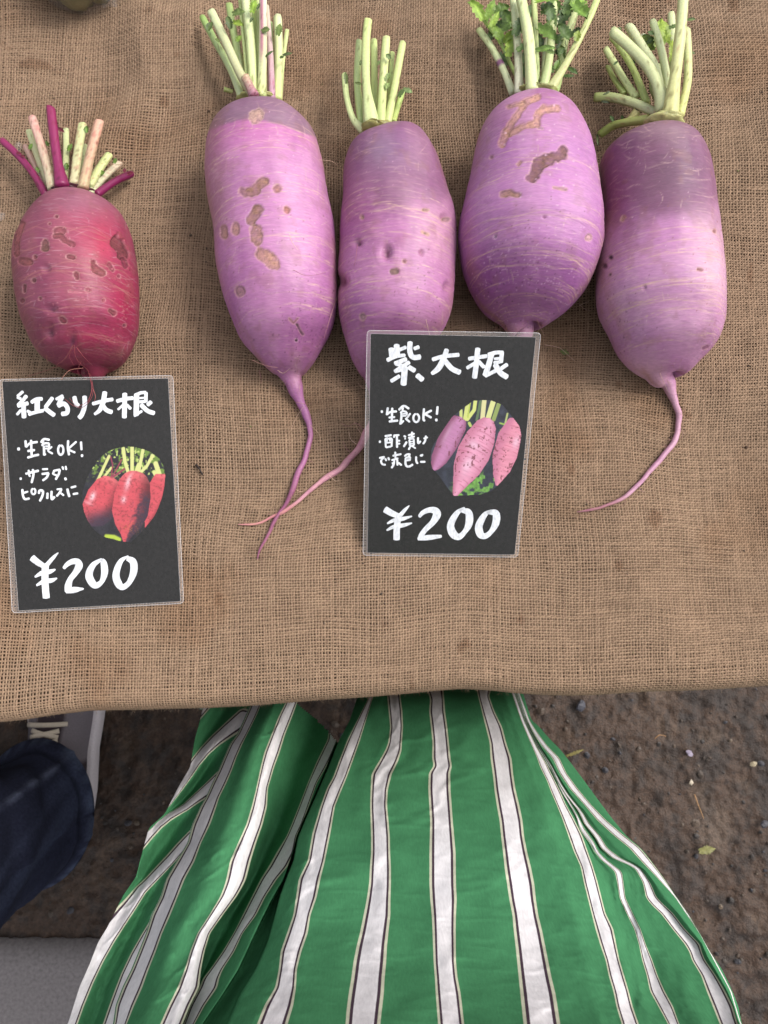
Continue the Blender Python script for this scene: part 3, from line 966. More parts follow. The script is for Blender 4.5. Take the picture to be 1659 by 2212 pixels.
rowsA = [(541, 549, 206), (518, 600, 211), (484, 627, 227), (461, 655, 248), (448, 679, 283), (442.5, 689, 319), (441, 697, 354), (446, 707, 415),
         (450, 712, 440), (457, 718, 470), (461.5, 725, 522), (471, 728, 593), (491, 727, 663), (502, 722, 699), (523, 707, 734), (555, 688, 770), (576, 676, 787),
         (604, 660, 805), (621, 657, 823), (632, 658.5, 846), (643, 664, 869), (653, 671, 892), (664, 676.5, 915), (666, 676.8, 938), (659, 671, 961),
         (652, 665, 984), (645.5, 658, 1007), (637.5, 650, 1030), (627, 640, 1053), (616, 627, 1076), (605, 613, 1099), (593, 602, 1121), (580, 587, 1144),
         (568, 574.5, 1167), (557, 562, 1190), (551, 553, 1208)]
scA = [([(528, 414), (549, 408), (571, 391)], 11, BROWN, RIM), ([(599, 405)], 10, (160, 122, 100), RIM), ([(540, 472), (555, 453)], 12, BROWN, (190, 170, 190)),
       ([(620, 453)], 9, (165, 118, 92), RIM), ([(484, 493), (484, 507)], 8, TAN, RIM), ([(508, 489), (507, 501)], 9, TAN, RIM), ([(552, 503), (553, 513)], 15, (160, 128, 108), RIM),
       ([(566, 549), (580, 556), (590, 570)], 13, TAN, RIM), ([(518, 630)], 11, (172, 136, 138), RIM), ([(551, 250), (560, 248)], 13, (190, 166, 144), (210, 190, 170), 0.0002),
       ([(625, 688), (634, 697), (644, 687)], 1.6, (150, 110, 96), RIM), ([(642, 700), (648, 712), (655, 722)], 2.4, (90, 70, 60), RIM), ([(640, 735)], 3, (60, 44, 40), (226, 200, 214))]
spA = [(650, 700, 40, 40, 90, (120, 72, 104), 0.8, 2.0), (590, 560, 80, 110, 60, (140, 88, 120), 0.8, 1.8), (560, 480, 80, 150, 70, (228, 192, 216), 0.7, 1.7)]

# ---- second purple radish, dented, partly under the card
def col_B(px, py, PH, Q):
    w = (fbm(px * 0.02, py * 0.02, 1101, 3) - 0.5)
    c = np.broadcast_to(lin((192, 136, 182)), px.shape + (3,)).copy()
    top = 1 - sst(420, 520, py + w * 120 + np.abs(px - 850) * 0.25)
    c = mixc(c, lin((148, 106, 138)), top * 0.92)
    c = mixc(c, lin((150, 128, 158)), np.exp(-((px - 830) / 50) ** 2 - ((py - 320) / 45) ** 2) * 0.7)
    c = mixc(c, lin((176, 108, 156)), np.exp(-((px - 770) / 40) ** 2 - ((py - 450) / 60) ** 2) * 0.7)
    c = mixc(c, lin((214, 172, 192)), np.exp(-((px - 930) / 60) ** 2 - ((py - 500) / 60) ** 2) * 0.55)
    c = mixc(c, lin((166, 104, 166)), np.exp(-((px - 780) / 45) ** 2 - ((py - 660) / 45) ** 2) * 0.6)
    c = mixc(c, lin((206, 156, 198)), np.exp(-((px - 880) / 60) ** 2 - ((py - 660) / 60) ** 2) * 0.6)
    c = mixc(c, lin((226, 178, 186)), sst(850, 930, py))
    c = mixc(c, lin((224, 166, 160)), sst(1070, 1110, py))
    return c


rowsB = [(858, 866, 260), (834, 900, 268), (790, 915, 282), (764, 928, 301), (749, 938, 319), (740, 951, 354), (737.8, 963, 390), (738, 971, 418),
         (735, 981, 445), (731.7, 984, 486), (731, 983, 522), (729.5, 981, 557), (728, 979, 593), (729, 976, 628), (730.5, 972, 663), (736, 962, 699), (745, 940, 734),
         (756, 905, 770), (773, 874, 802), (786, 850, 822), (797, 834, 845), (800, 824, 880), (797, 815, 912), (785, 805, 935), (774, 791, 955), (756, 772, 982),
         (738, 752, 1003), (716, 729, 1020), (692, 704, 1038), (674, 684, 1054), (655, 664, 1072), (637, 646, 1086), (620, 628, 1098), (599, 607, 1110),
         (581, 587, 1118), (563, 568, 1129.5), (546, 551, 1133), (531, 535, 1131), (515, 516.5, 1128)]
scB = [([(781, 469)], 5, (178, 150, 130), RIM), ([(851, 587), (856, 586)], 8, (112, 100, 72), (170, 130, 140)), ([(873, 563)], 5, (150, 118, 92), RIM),
       ([(783, 684)], 7, (176, 150, 150), RIM), ([(912, 500), (924, 505)], 4, (216, 192, 150), RIM), ([(967, 474)], 6, (160, 136, 120), RIM), ([(916, 452), (926, 452)], 3, (180, 160, 130), RIM)]
spB = [(915, 640, 30, 50, 50, (112, 66, 80), 0.7, 1.8), (850, 640, 60, 60, 40, (150, 90, 130), 0.8, 1.6), (840, 450, 60, 60, 40, (214, 180, 200), 0.6, 1.4)]
dnB = [(771, 524, 8, 0.0026, 1.0), (834, 545, 11, 0.0042, 1.4), (737, 608, 12, 0.003, 1.4), (911, 545, 6, 0.0014, 1.0), (962, 620, 7, 0.002, 1.6), (960, 470, 8, 0.002, 1.2), (800, 500, 20, -0.001, 1.0), (870, 520, 22, -0.0012, 0.8)]

# ---- third purple radish, broad with the forked tan scar
def col_C(px, py, PH, Q):
    c = np.broadcast_to(lin((188, 136, 190)), px.shape + (3,)).copy()
    c = mixc(c, lin((196, 146, 186)), (1 - sst(240, 330, py)) * 0.8)
    c = mixc(c, lin((204, 152, 200)), np.exp(-((px - 1180) / 90) ** 2 - ((py - 420) / 110) ** 2) * 0.6)
    w = (fbm(px * 0.03, py * 0.03, 1201, 4) - 0.5) * 80
    c = mixc(c, lin((148, 88, 150)), np.exp(-((px - 1110 + w * 0.4) / 110) ** 2 - ((py - 600 + w * 0.6) / 80) ** 2) * 0.85)
    c = mixc(c, lin((176, 118, 178)), sst(500, 640, py) * 0.35)
    c = mixc(c, lin((196, 150, 172)), sst(690, 715, py) * 0.7)
    return c


rowsC = [(1164, 1172, 189), (1136, 1202, 195), (1107, 1220, 205), (1074, 1245, 229), (1055, 1259, 250), (1034, 1277, 292), (1023, 1288, 333), (1014.5, 1295, 375), (1007, 1299, 412), (1002, 1303, 436),
         (995, 1305.5, 470), (992, 1305, 505), (993, 1301, 530), (998, 1291, 568), (1009.5, 1274, 609), (1026, 1246, 651), (1043, 1222, 673), (1066, 1193, 693),
         (1089, 1168, 705), (1106, 1148, 714), (1112, 1142, 727), (1116, 1140, 745), (1120, 1138, 775), (1122, 1134, 810), (1124, 1128, 840)]
scC = [([(1082, 310), (1093, 283), (1105, 262), (1122, 242), (1134, 221), (1159, 208)], 8, (196, 158, 132), (170, 128, 112)), ([(1097, 231), (1130, 222)], 5, (196, 160, 134), (170, 128, 112)),
       ([(1100, 286), (1134, 271), (1159, 266), (1164, 242), (1176, 233), (1205, 233)], 7.5, (190, 154, 128), (160, 120, 104)),
       ([(1149, 385), (1159, 358), (1184, 342), (1213, 333), (1217, 323)], 13, (112, 84, 66), (196, 164, 136), 0.0008), ([(1085, 420), (1101, 417), (1118, 422)], 7, (168, 138, 104), RIM),
       ([(1196, 406), (1222, 409)], 3, (190, 170, 140), RIM), ([(1271, 514)], 7, (186, 158, 150), RIM), ([(1174, 470)], 5, (170, 120, 160), (196, 160, 190)),
       ([(1120, 355), (1124, 350)], 4, (170, 140, 110), RIM), ([(1060, 339)], 4, (176, 140, 150), RIM), ([(1163, 276), (1172, 277)], 2, (210, 180, 190), RIM), ([(1070, 512)], 3.5, (200, 170, 200), (226, 200, 222))]
spC = [(1130, 590, 70, 60, 230, (224, 190, 222), 0.7, 1.9), (1130, 600, 60, 50, 90, (108, 62, 100), 0.8, 2.0), (1180, 330, 80, 60, 60, (226, 196, 216), 0.8, 2.6), (1170, 480, 60, 60, 25, (120, 76, 90), 0.8, 1.8)]

# ---- fourth purple radish, dark shoulders and pale foot
def col_D(px, py, PH, Q):
    w = (fbm(px * 0.02, py * 0.02, 1301, 4) - 0.5)
    c = np.broadcast_to(lin((202, 156, 194)), px.shape + (3,)).copy()
    top = 1 - sst(410, 520, py + w * 110)
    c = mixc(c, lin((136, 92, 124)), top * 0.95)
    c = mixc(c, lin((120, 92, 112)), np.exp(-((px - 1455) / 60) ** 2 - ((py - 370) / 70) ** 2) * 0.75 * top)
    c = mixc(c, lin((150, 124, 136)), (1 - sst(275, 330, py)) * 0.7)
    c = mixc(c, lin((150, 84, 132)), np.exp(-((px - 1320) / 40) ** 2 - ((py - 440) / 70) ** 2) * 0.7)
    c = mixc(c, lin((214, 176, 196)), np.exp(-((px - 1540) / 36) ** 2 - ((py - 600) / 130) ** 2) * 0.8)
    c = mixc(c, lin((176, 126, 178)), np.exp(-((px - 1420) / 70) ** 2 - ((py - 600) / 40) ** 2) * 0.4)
    c = mixc(c, lin((178, 126, 178)), np.exp(-((px - 1370) / 70) ** 2 - ((py - 740) / 36) ** 2) * 0.6)
    c = mixc(c, lin((206, 166, 186)), sst(770, 830, py) * 0.7)
    c = mixc(c, lin((178, 132, 134)), sst(1060, 1095, py) * 0.9)
    return c


rowsD = [(1432, 1440, 260), (1388, 1488, 266), (1345, 1512, 283), (1326, 1524, 301), (1309.5, 1536.6, 333), (1301, 1544, 375), (1299, 1549, 412), (1300, 1552, 440),
         (1298.5, 1556, 470), (1295, 1560, 505), (1291, 1566, 547), (1286.6, 1570, 588), (1285, 1572, 630), (1292, 1570, 672), (1306, 1560, 713), (1320, 1549, 734),
         (1337, 1532, 755), (1363, 1511, 776), (1385, 1485, 788.5), (1410, 1466, 798), (1424, 1460, 808), (1437, 1459, 835), (1448, 1463.5, 864), (1458, 1472, 892), (1461.6, 1473, 921),
         (1455, 1468, 944), (1442, 1453.5, 967), (1417.5, 1429, 995), (1396, 1406, 1021), (1373, 1382.5, 1050), (1336, 1344, 1078.5), (1305, 1312, 1093), (1269, 1275, 1101.5), (1243, 1245, 1106)]
scD = [([(1344, 474), (1347, 469)], 4.5, (196, 164, 140), RIM), ([(1319, 556)], 5, (52, 40, 40), (110, 80, 90)), ([(1306, 575)], 6, (90, 60, 76), (130, 90, 110)), ([(1318, 593)], 3, (60, 46, 40), RIM),
       ([(1520, 752), (1528, 748)], 4, (140, 90, 110), RIM), ([(1508, 582), (1516, 583)], 3, (150, 110, 100), RIM), ([(1541, 500)], 4, (150, 100, 80), RIM), ([(1392, 622)], 4, (178, 140, 170), (160, 110, 150))]
spD = [(1340, 700, 40, 60, 45, (130, 84, 120), 0.8, 2.0), (1480, 330, 60, 60, 40, (190, 160, 176), 0.6, 1.4), (1520, 560, 30, 70, 40, (150, 100, 90), 0.7, 1.7), (1420, 640, 80, 100, 40, (228, 200, 216), 0.7, 1.6)]

# ---- red radish at the left
def col_E(px, py, PH, Q):
    w = (fbm(px * 0.03, py * 0.03, 1401, 4) - 0.5)
    c = np.broadcast_to(lin((170, 84, 104)), px.shape + (3,)).copy()
    c = mixc(c, lin((172, 116, 126)), (1 - sst(430, 500, py + w * 50)) * 0.95)
    c = mixc(c, lin((156, 92, 104)), (1 - sst(90, 170, px + w * 60)) * 0.85)
    c = mixc(c, lin((200, 62, 92)), np.exp(-((px - 215) / 45) ** 2 - ((py - 530) / 60) ** 2) * 0.75)
    c = mixc(c, lin((184, 46, 84)), np.exp(-((px - 270) / 40) ** 2 - ((py - 650) / 80) ** 2) * 0.8)
    c = mixc(c, lin((182, 54, 88)), np.exp(-((px - 200) / 70) ** 2 - ((py - 730) / 50) ** 2) * 0.75)
    c = mixc(c, lin((190, 84, 106)), sst(780, 815, py) * 0.8)
    return c


rowsE = [(146, 154, 404), (120, 182, 409), (96, 208, 420), (77.5, 232.5, 432), (59, 257.5, 457), (45, 272.5, 482), (36, 284, 507), (31, 291, 532), (29.5, 296, 557), (30.5, 300, 582),
         (32.5, 302, 607), (35, 303, 632), (39, 302.5, 657), (44, 301, 682), (53, 299.5, 707), (65, 295, 732), (79, 287, 757), (100, 279, 777), (124, 261, 790), (160, 230, 801), (186, 219, 809),
         (192, 217, 817), (195, 214, 828), (198, 210, 842), (200, 204, 860)]
RB = (132, 78, 74)
scE = [([(125, 502), (136, 500)], 8, RB, RIM), ([(122, 513), (132, 511), (142, 524), (157, 530)], 6, RB, (226, 170, 160)), ([(100, 526), (100, 537)], 8, (120, 92, 72), RIM),
       ([(252, 519), (262, 535), (268, 548)], 13, (112, 60, 56), (170, 100, 90), 0.0012), ([(268, 560), (273, 574)], 6, (120, 50, 60), (190, 110, 110)), ([(50, 485), (41, 515), (40, 550)], 6, (156, 96, 84), (190, 130, 110)),
       ([(50, 567), (66, 568)], 7, (150, 96, 84), (196, 140, 120)), ([(200, 570), (205, 584), (221, 591)], 7, (138, 86, 76), RIM), ([(239, 672), (246, 676)], 6, RB, RIM), ([(150, 556), (158, 558)], 5, RB, RIM),
       ([(164, 594), (166, 600)], 5, RB, RIM), ([(236, 572), (243, 582)], 5, (150, 80, 84), RIM), ([(258, 597)], 4, (170, 90, 100), RIM), ([(75, 606)], 5, (110, 76, 66), RIM), ([(79, 557)], 4, (140, 84, 80), RIM),
       ([(110, 486)], 3, (120, 60, 60), RIM), ([(124, 471)], 3, (120, 66, 66), RIM), ([(50, 650)], 5, (150, 90, 86), RIM), ([(88, 646)], 4, RB, RIM), ([(222, 650)], 4, (170, 100, 100), RIM), ([(135, 690), (140, 695)], 5, (120, 66, 64), RIM),
       ([(55, 630), (56, 620)], 4, (140, 90, 84), RIM), ([(270, 703)], 4, (150, 90, 100), RIM), ([(192, 628), (188, 627)], 4, (190, 120, 120), RIM), ([(150, 630), (190, 632)], 1.6, (220, 150, 150), RIM)]
spE = [(200, 690, 70, 70, 110, (140, 60, 70), 0.8, 2.2), (150, 600, 80, 90, 70, (216, 150, 146), 0.7, 1.8), (270, 690, 20, 50, 40, (200, 140, 130), 0.9, 2.2)]
dnE = [(103, 582, 8, 0.0018, 1.0), (112, 668, 12, 0.0026, 0.8), (107, 718, 10, 0.003, 1.5), (155, 735, 10, 0.0034, 1.8), (130, 700, 14, -0.001, 1.0)]

GROUP_D = 'purple radishes laid in a row on the burlap'


def finish(root, body_args, name='root_body', **kw):
    me, (Pd, rd) = daikon_body(*body_args, **kw)
    body = add(name, me, M_SKIN, root)
    # hair roots along the tail and round the foot
    rng = np.random.default_rng(body_args[2] + 900)
    i0 = int(np.argmax(rd)); cand = [i for i in range(i0, len(rd)) if rd[i] < 0.45 * rd.max()]
    parts = []
    for k in range(34):
        i = cand[int(rng.uniform(0, 1) * (len(cand) - 1))]
        a = rng.choice([rng.uniform(-0.7, 0.7), rng.uniform(math.pi - 0.7, math.pi + 0.7), rng.uniform(0.3, 2.8)])
        T = Pd[min(i + 2, len(Pd) - 1)] - Pd[i - 2]; T[2] = 0; T /= np.linalg.norm(T) + 1e-9
        S = np.array([T[1], -T[0], 0])
        d = S * math.cos(a) + np.array([0, 0, 1.0]) * max(math.sin(a), 0.05)
        p0 = Pd[i] + d * rd[i] * 0.92
        L = rng.uniform(0.002, 0.009)
        p1 = p0 + d * L * 0.45 + T * L * rng.normal(0.1, 0.3); p2 = p1 + d * L * 0.3 + T * L * rng.normal(0.3, 0.5) + np.array([0, 0, -0.5 * L])
        W = catmull(np.array([p0, p1, p2]), 7)
        W[:, 2] = np.maximum(W[:, 2], cloth_z(W[:, 0], W[:, 1]) + 0.0002)
        v, f = tube(W, np.linspace(0.00013, 0.00006, 7), 3, cap=False)
        parts.append((v, f, lin([(200, 168, 140), (160, 110, 110), (120, 80, 76)][k % 3]) * 0.7))
    V, F, C = join(parts)
    o = add('root_hair', mesh_np('root_hair', V, F, C), M_HAIR, root); o['kind'] = 'stuff'
    return body


A = empty('purple_radish', bp(585, 500, ZT), 'long purple radish with brown oval scars, grey shoulder and a tail crossed by another', 'radish', GROUP_D)
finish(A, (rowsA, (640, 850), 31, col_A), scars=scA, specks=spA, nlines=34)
B = empty('purple_radish', bp(855, 500, ZT), 'dented mauve radish with puckered dimples, its foot hidden under the purple radish price card', 'radish', GROUP_D)
finish(B, (rowsB, (600, 790), 37, col_B), scars=scB, specks=spB, dents=dnB, nlines=38, line_rng=(0.25, 0.9))
C_ = empty('purple_radish', bp(1148, 450, ZT), 'broad egg-shaped purple radish with a forked tan scar and leafy stalks', 'radish', GROUP_D)
finish(C_, (rowsC, (560, 760), 41, col_C), scars=scC, specks=spC, nlines=38, line_rng=(0.2, 1.0))
D_ = empty('purple_radish', bp(1430, 520, ZT), 'two-tone radish with dark mauve shoulders, pale pink foot and long curved tail', 'radish', GROUP_D)
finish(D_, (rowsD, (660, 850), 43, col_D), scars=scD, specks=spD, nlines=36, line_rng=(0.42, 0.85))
E_ = empty('red_radish', bp(165, 610, ZT), 'short reddish pink radish with magenta and cream cut stalks, above the left price card', 'radish')
finish(E_, (rowsE, (700, 830), 47, col_E), scars=scE, specks=spE, dents=dnE, nlines=40, wav=0.004, line_rng=(0.18, 0.95), line_col=(196, 140, 120), lumps=0.0016, scr=0.45, tone=np.array([0.86, 0.80, 0.98]))

# ---- stalks
zA = ZT + 0.030
gE = tf(0, 240, 3.45625); kE = 3.45625
MG = (132, 26, 84); MG2 = (150, 34, 96); CRM = (206, 200, 160); PNK = (226, 176, 164); GRN = (190, 206, 136)
for i, (pts, w, c0, c1, za, zb, fl, kw) in enumerate([
    ([(560, 740), (572, 500), (570, 290)], 25, (190, 196, 140), (206, 212, 156), 0.026, 0.016, 0.8, {}),
    ([(715, 700), (740, 430)], 25, (190, 196, 140), (200, 206, 150), 0.026, 0.014, 0.8, {}),
    ([(420, 820), (310, 620), (215, 430)], 22, (196, 170, 150), (204, 160, 150), 0.026, 0.010, 0.8, {}),
    ([(440, 810), (340, 560), (250, 300)], 27, (200, 190, 150), (206, 210, 156), 0.028, 0.016, 0.8, {}),
    ([(400, 860), (270, 650), (130, 490), (15, 385)], 29, MG, MG2, 0.032, 0.014, 0.85, dict(spots=0.2)),
    ([(455, 800), (375, 490), (280, 190)], 36, (206, 196, 160), PNK, 0.036, 0.026, 0.8, dict(spots=0.3)),
    ([(640, 770), (672, 500), (715, 250)], 37, (200, 190, 150), (206, 212, 150), 0.036, 0.024, 0.8, dict(spots=0.25)),
    ([(535, 790), (485, 500), (435, 100)], 38, MG, (140, 34, 86), 0.040, 0.034, 0.85, dict(base_w=58, spots=0.2)),
    ([(715, 800), (775, 530), (860, 215)], 38, (196, 176, 136), (222, 170, 146), 0.038, 0.030, 0.8, dict(spots=0.3)),
    ([(770, 780), (865, 620), (945, 505)], 34, (196, 200, 140), (212, 222, 150), 0.032, 0.018, 0.8, dict(spots=0.2)),
    ([(770, 840), (900, 700), (1030, 580)], 29, (200, 204, 160), (206, 186, 160), 0.032, 0.014, 0.8, dict(spots=0.2)),
    ([(830, 850), (1000, 735), (1140, 672)], 30, MG, (110, 20, 70), 0.030, 0.010, 0.85, {})]):
    stalk(E_, gE, kE, pts, w, c0, c1, ZT + za, ZT + zb, fl, seed=100 + i, **kw)
crown(E_, 153, 410, 46, 9, ZT + 0.033, (86, 44, 54), 5, 0.007)
for i, (x, y, a, l, w) in enumerate([(64, 322, 60, 12, 5), (104, 315, 110, 10, 4), (188, 287, 100, 13, 6), (148, 325, 70, 14, 6), (145, 366, 100, 12, 6), (247, 352, 60, 10, 5), (214, 378, 30, 13, 6),
                                     (200, 358, 80, 9, 4), (85, 372, 120, 12, 4), (182, 300, 210, 10, 4)]):
    leaf(E_, x, y, ZT + 0.026, a, l, w, (84, 132, 50), seed=i)
for i, (x, y, a, l, w) in enumerate([(124, 276, -35, 20, 4), (36, 330, -20, 12, 3), (46, 336, -30, 10, 3), (268, 372, 70, 8, 4), (276, 378, 20, 12, 5)]):
    leaf(E_, x, y, ZT + 0.024, a, l, w, (110, 24, 66), seed=20 + i)

gA = tf(480, 0, 5.925); kA = 5.925
G1 = (150, 182, 96); G2 = (208, 222, 150); G3 = (216, 226, 172)
for i, (pts, w, c0, c1, za, zb, kw) in enumerate([
    ([(800, 1300), (620, 500), (550, 60)], 50, G2, (160, 184, 108), 0.028, 0.016, {}),
    ([(760, 1200), (670, 540)], 22, G3, G2, 0.030, 0.022, dict(spots=0.2)),
    ([(950, 1300), (920, 400), (905, 20)], 45, G2, (176, 202, 104), 0.030, 0.022, {}),
    ([(985, 1200), (980, 500), (972, -80)], 36, G2, (186, 200, 130), 0.034, 0.028, {}),
    ([(1200, 1200), (1170, 330)], 26, G2, (164, 190, 120), 0.030, 0.022, {}),
    ([(745, 1460), (560, 1000), (350, 620), (150, 250)], 48, G3, G1, 0.034, 0.018, {}),
    ([(1300, 1480), (1345, 900), (1410, 440)], 32, G2, (204, 216, 146), 0.030, 0.020, dict(spots=0.15)),
    ([(840, 1380), (760, 500), (706, -80)], 30, G2, (190, 206, 130), 0.036, 0.030, {}),
    ([(920, 1420), (870, 700), (785, -80)], 62, G2, G3, 0.040, 0.034, {}),
    ([(1265, 1490), (1285, 800), (1270, 255)], 62, (206, 214, 140), G3, 0.036, 0.028, dict(spots=0.12)),
    ([(1190, 1480), (1160, 800), (1100, 80)], 44, (190, 140, 164), (206, 190, 166), 0.038, 0.034, dict(spots=0.3)),
    ([(1030, 1440), (1050, 700), (1050, -80)], 58, (204, 214, 140), (226, 222, 196), 0.042, 0.038, dict(stripe=((172, 60, 120), 0.55, 1.75), base_w=68)),
    ([(910, 1400), (720, 1100), (490, 600), (280, 160)], 62, (188, 178, 136), G3, 0.044, 0.034, dict(base_w=72))]):
    stalk(A, gA, kA, pts, w, c0, c1, ZT + za, ZT + zb, seed=200 + i, **kw)
stalk(A, gA, kA, [(920, 1420), (780, 1130)], 64, (176, 120, 140), (206, 190, 150), ZT + 0.046, ZT + 0.0445, seed=230, spots=0.4)
stalk(A, tf(0, 0, 1.15741), 1.15741, [(648, 258), (673, 265)], 6, (150, 164, 90), (188, 192, 120), ZT + 0.028, ZT + 0.026, seed=231)
crown(A, 556, 213, 44, 6, ZT + 0.036, (190, 190, 120), 7, 0.008)
for i, (x, y, a, l, w, c) in enumerate([(450, 66, 70, 18, 8, (70, 104, 52)), (474, 90, 140, 10, 4, (90, 120, 60)), (498, 62, 100, 24, 8, (66, 96, 48)), (504, 30, 10, 24, 9, (84, 116, 60)), (505, 50, -20, 22, 8, (120, 160, 50)),
                                        (512, 90, 60, 14, 7, (104, 150, 50)), (545, 26, 80, 24, 9, (120, 172, 50)), (556, 20, 60, 12, 4, (60, 92, 40)), (566, 68, 10, 16, 8, (84, 112, 62)), (600, 75, 70, 22, 8, (96, 132, 70)),
                                        (575, 122, 40, 18, 3, (60, 96, 50)), (612, 120, 10, 18, 4, (70, 96, 56)), (546, 40, 250, 12, 4, (56, 86, 40)), (605, 125, 20, 8, 4, (60, 90, 40))]):
    leaf(A, x, y, ZT + 0.042, a, l, w, c, seed=40 + i)

gB = tf(480, 0, 2.44); kB = 2.44
for i, (pts, w, c0, c1, za, zb, kw) in enumerate([
    ([(1115, 730), (1112, 500), (1110, 250)], 20, (190, 204, 120), (198, 214, 136), 0.030, 0.026, {}),
    ([(1200, 700), (1210, 500), (1222, 320)], 15, (180, 198, 116), (190, 206, 128), 0.030, 0.022, {}),
    ([(1035, 760), (1008, 500), (1020, 250)], 20, (186, 206, 130), (204, 220, 150), 0.034, 0.028, {}),
    ([(1225, 745), (1258, 640), (1285, 555)], 17, (186, 200, 110), (180, 206, 120), 0.032, 0.022, {}),
    ([(1050, 800), (985, 730), (945, 600), (930, 455)], 18, (208, 214, 160), (206, 222, 150), 0.036, 0.026, dict(base_w=28)),
    ([(1150, 755), (1165, 500), (1185, 230)], 25, (200, 214, 136), (212, 222, 152), 0.040, 0.034, {}),
    ([(1190, 755), (1232, 550), (1285, 265)], 22, (204, 214, 140), (208, 220, 146), 0.038, 0.030, {}),
    ([(1095, 760), (1062, 500), (1062, 250), (1075, 120)], 24, (208, 218, 156), (206, 220, 140), 0.042, 0.038, dict(base_w=44))]):
    stalk(B, gB, kB, pts, w, c0, c1, ZT + za, ZT + zb, seed=300 + i, **kw)
crown(B, 816, 277, 36, 13, ZT + 0.046, (166, 160, 96), 9, 0.008)
for i, (x, y, a, l, w, c) in enumerate([(748, 180, 90, 22, 5, (86, 116, 64)), (768, 180, -20, 14, 4, (84, 110, 60)), (778, 140, 80, 10, 3, (84, 110, 70)), (842, 128, 120, 12, 6, (96, 130, 90)), (836, 172, 70, 14, 6, (104, 140, 84)),
                                        (862, 208, 60, 18, 6, (70, 106, 50)), (872, 192, -30, 20, 7, (104, 140, 96)), (816, 140, 60, 10, 4, (86, 116, 70)), (838, 180, 250, 16, 6, (120, 156, 100))]):
    leaf(B, x, y, ZT + 0.040, a, l, w, c, seed=70 + i)

gC = tf(1160, 0, 4.8794); kC = 4.8794
for i, (pts, w, c0, c1, za, zb, kw) in enumerate([
    ([(960, 1000), (1010, 500), (1180, 190)], 24, (196, 206, 150), (214, 222, 176), 0.028, 0.014, {}),
    ([(890, 1000), (868, 300), (850, -60)], 33, (190, 204, 140), (200, 214, 140), 0.036, 0.030, {}),
    ([(740, 1100), (600, 850), (450, 530), (260, 270), (140, 70)], 22, (180, 196, 120), (160, 196, 80), 0.030, 0.022, {}),
    ([(1090, 1120), (1140, 1000), (1230, 500), (1310, 300), (1380, 40)], 45, (170, 188, 120), (204, 214, 150), 0.030, 0.022, {}),
    ([(600, 1150), (470, 830), (330, 570), (180, 360)], 40, (206, 210, 170), (200, 212, 146), 0.034, 0.020, dict(band=(0.42, (120, 40, 110)))),
    ([(670, 1150), (655, 600), (600, -60)], 46, (208, 204, 180), (206, 216, 160), 0.040, 0.034, {}),
    ([(960, 1110), (1040, 700), (1110, 20)], 48, (186, 200, 140), (210, 220, 156), 0.040, 0.034, {}),
    ([(1040, 1110), (1220, 820), (1420, 450), (1560, 150), (1650, -80)], 40, (196, 196, 140), (206, 220, 140), 0.040, 0.034, dict(base_w=56, spots=0.1)),
    ([(830, 1120), (800, 600), (760, 300), (685, -60)], 62, (212, 220, 160), (210, 222, 160), 0.046, 0.042, {})]):
    stalk(C_, gC, kC, pts, w, c0, c1, ZT + za, ZT + zb, seed=400 + i, **kw)
crown(C_, 1160, 197, 46, 8, ZT + 0.040, (170, 176, 110), 11, 0.008)
LG = (104, 156, 44); DG = (58, 98, 44); MGR = (84, 130, 52)
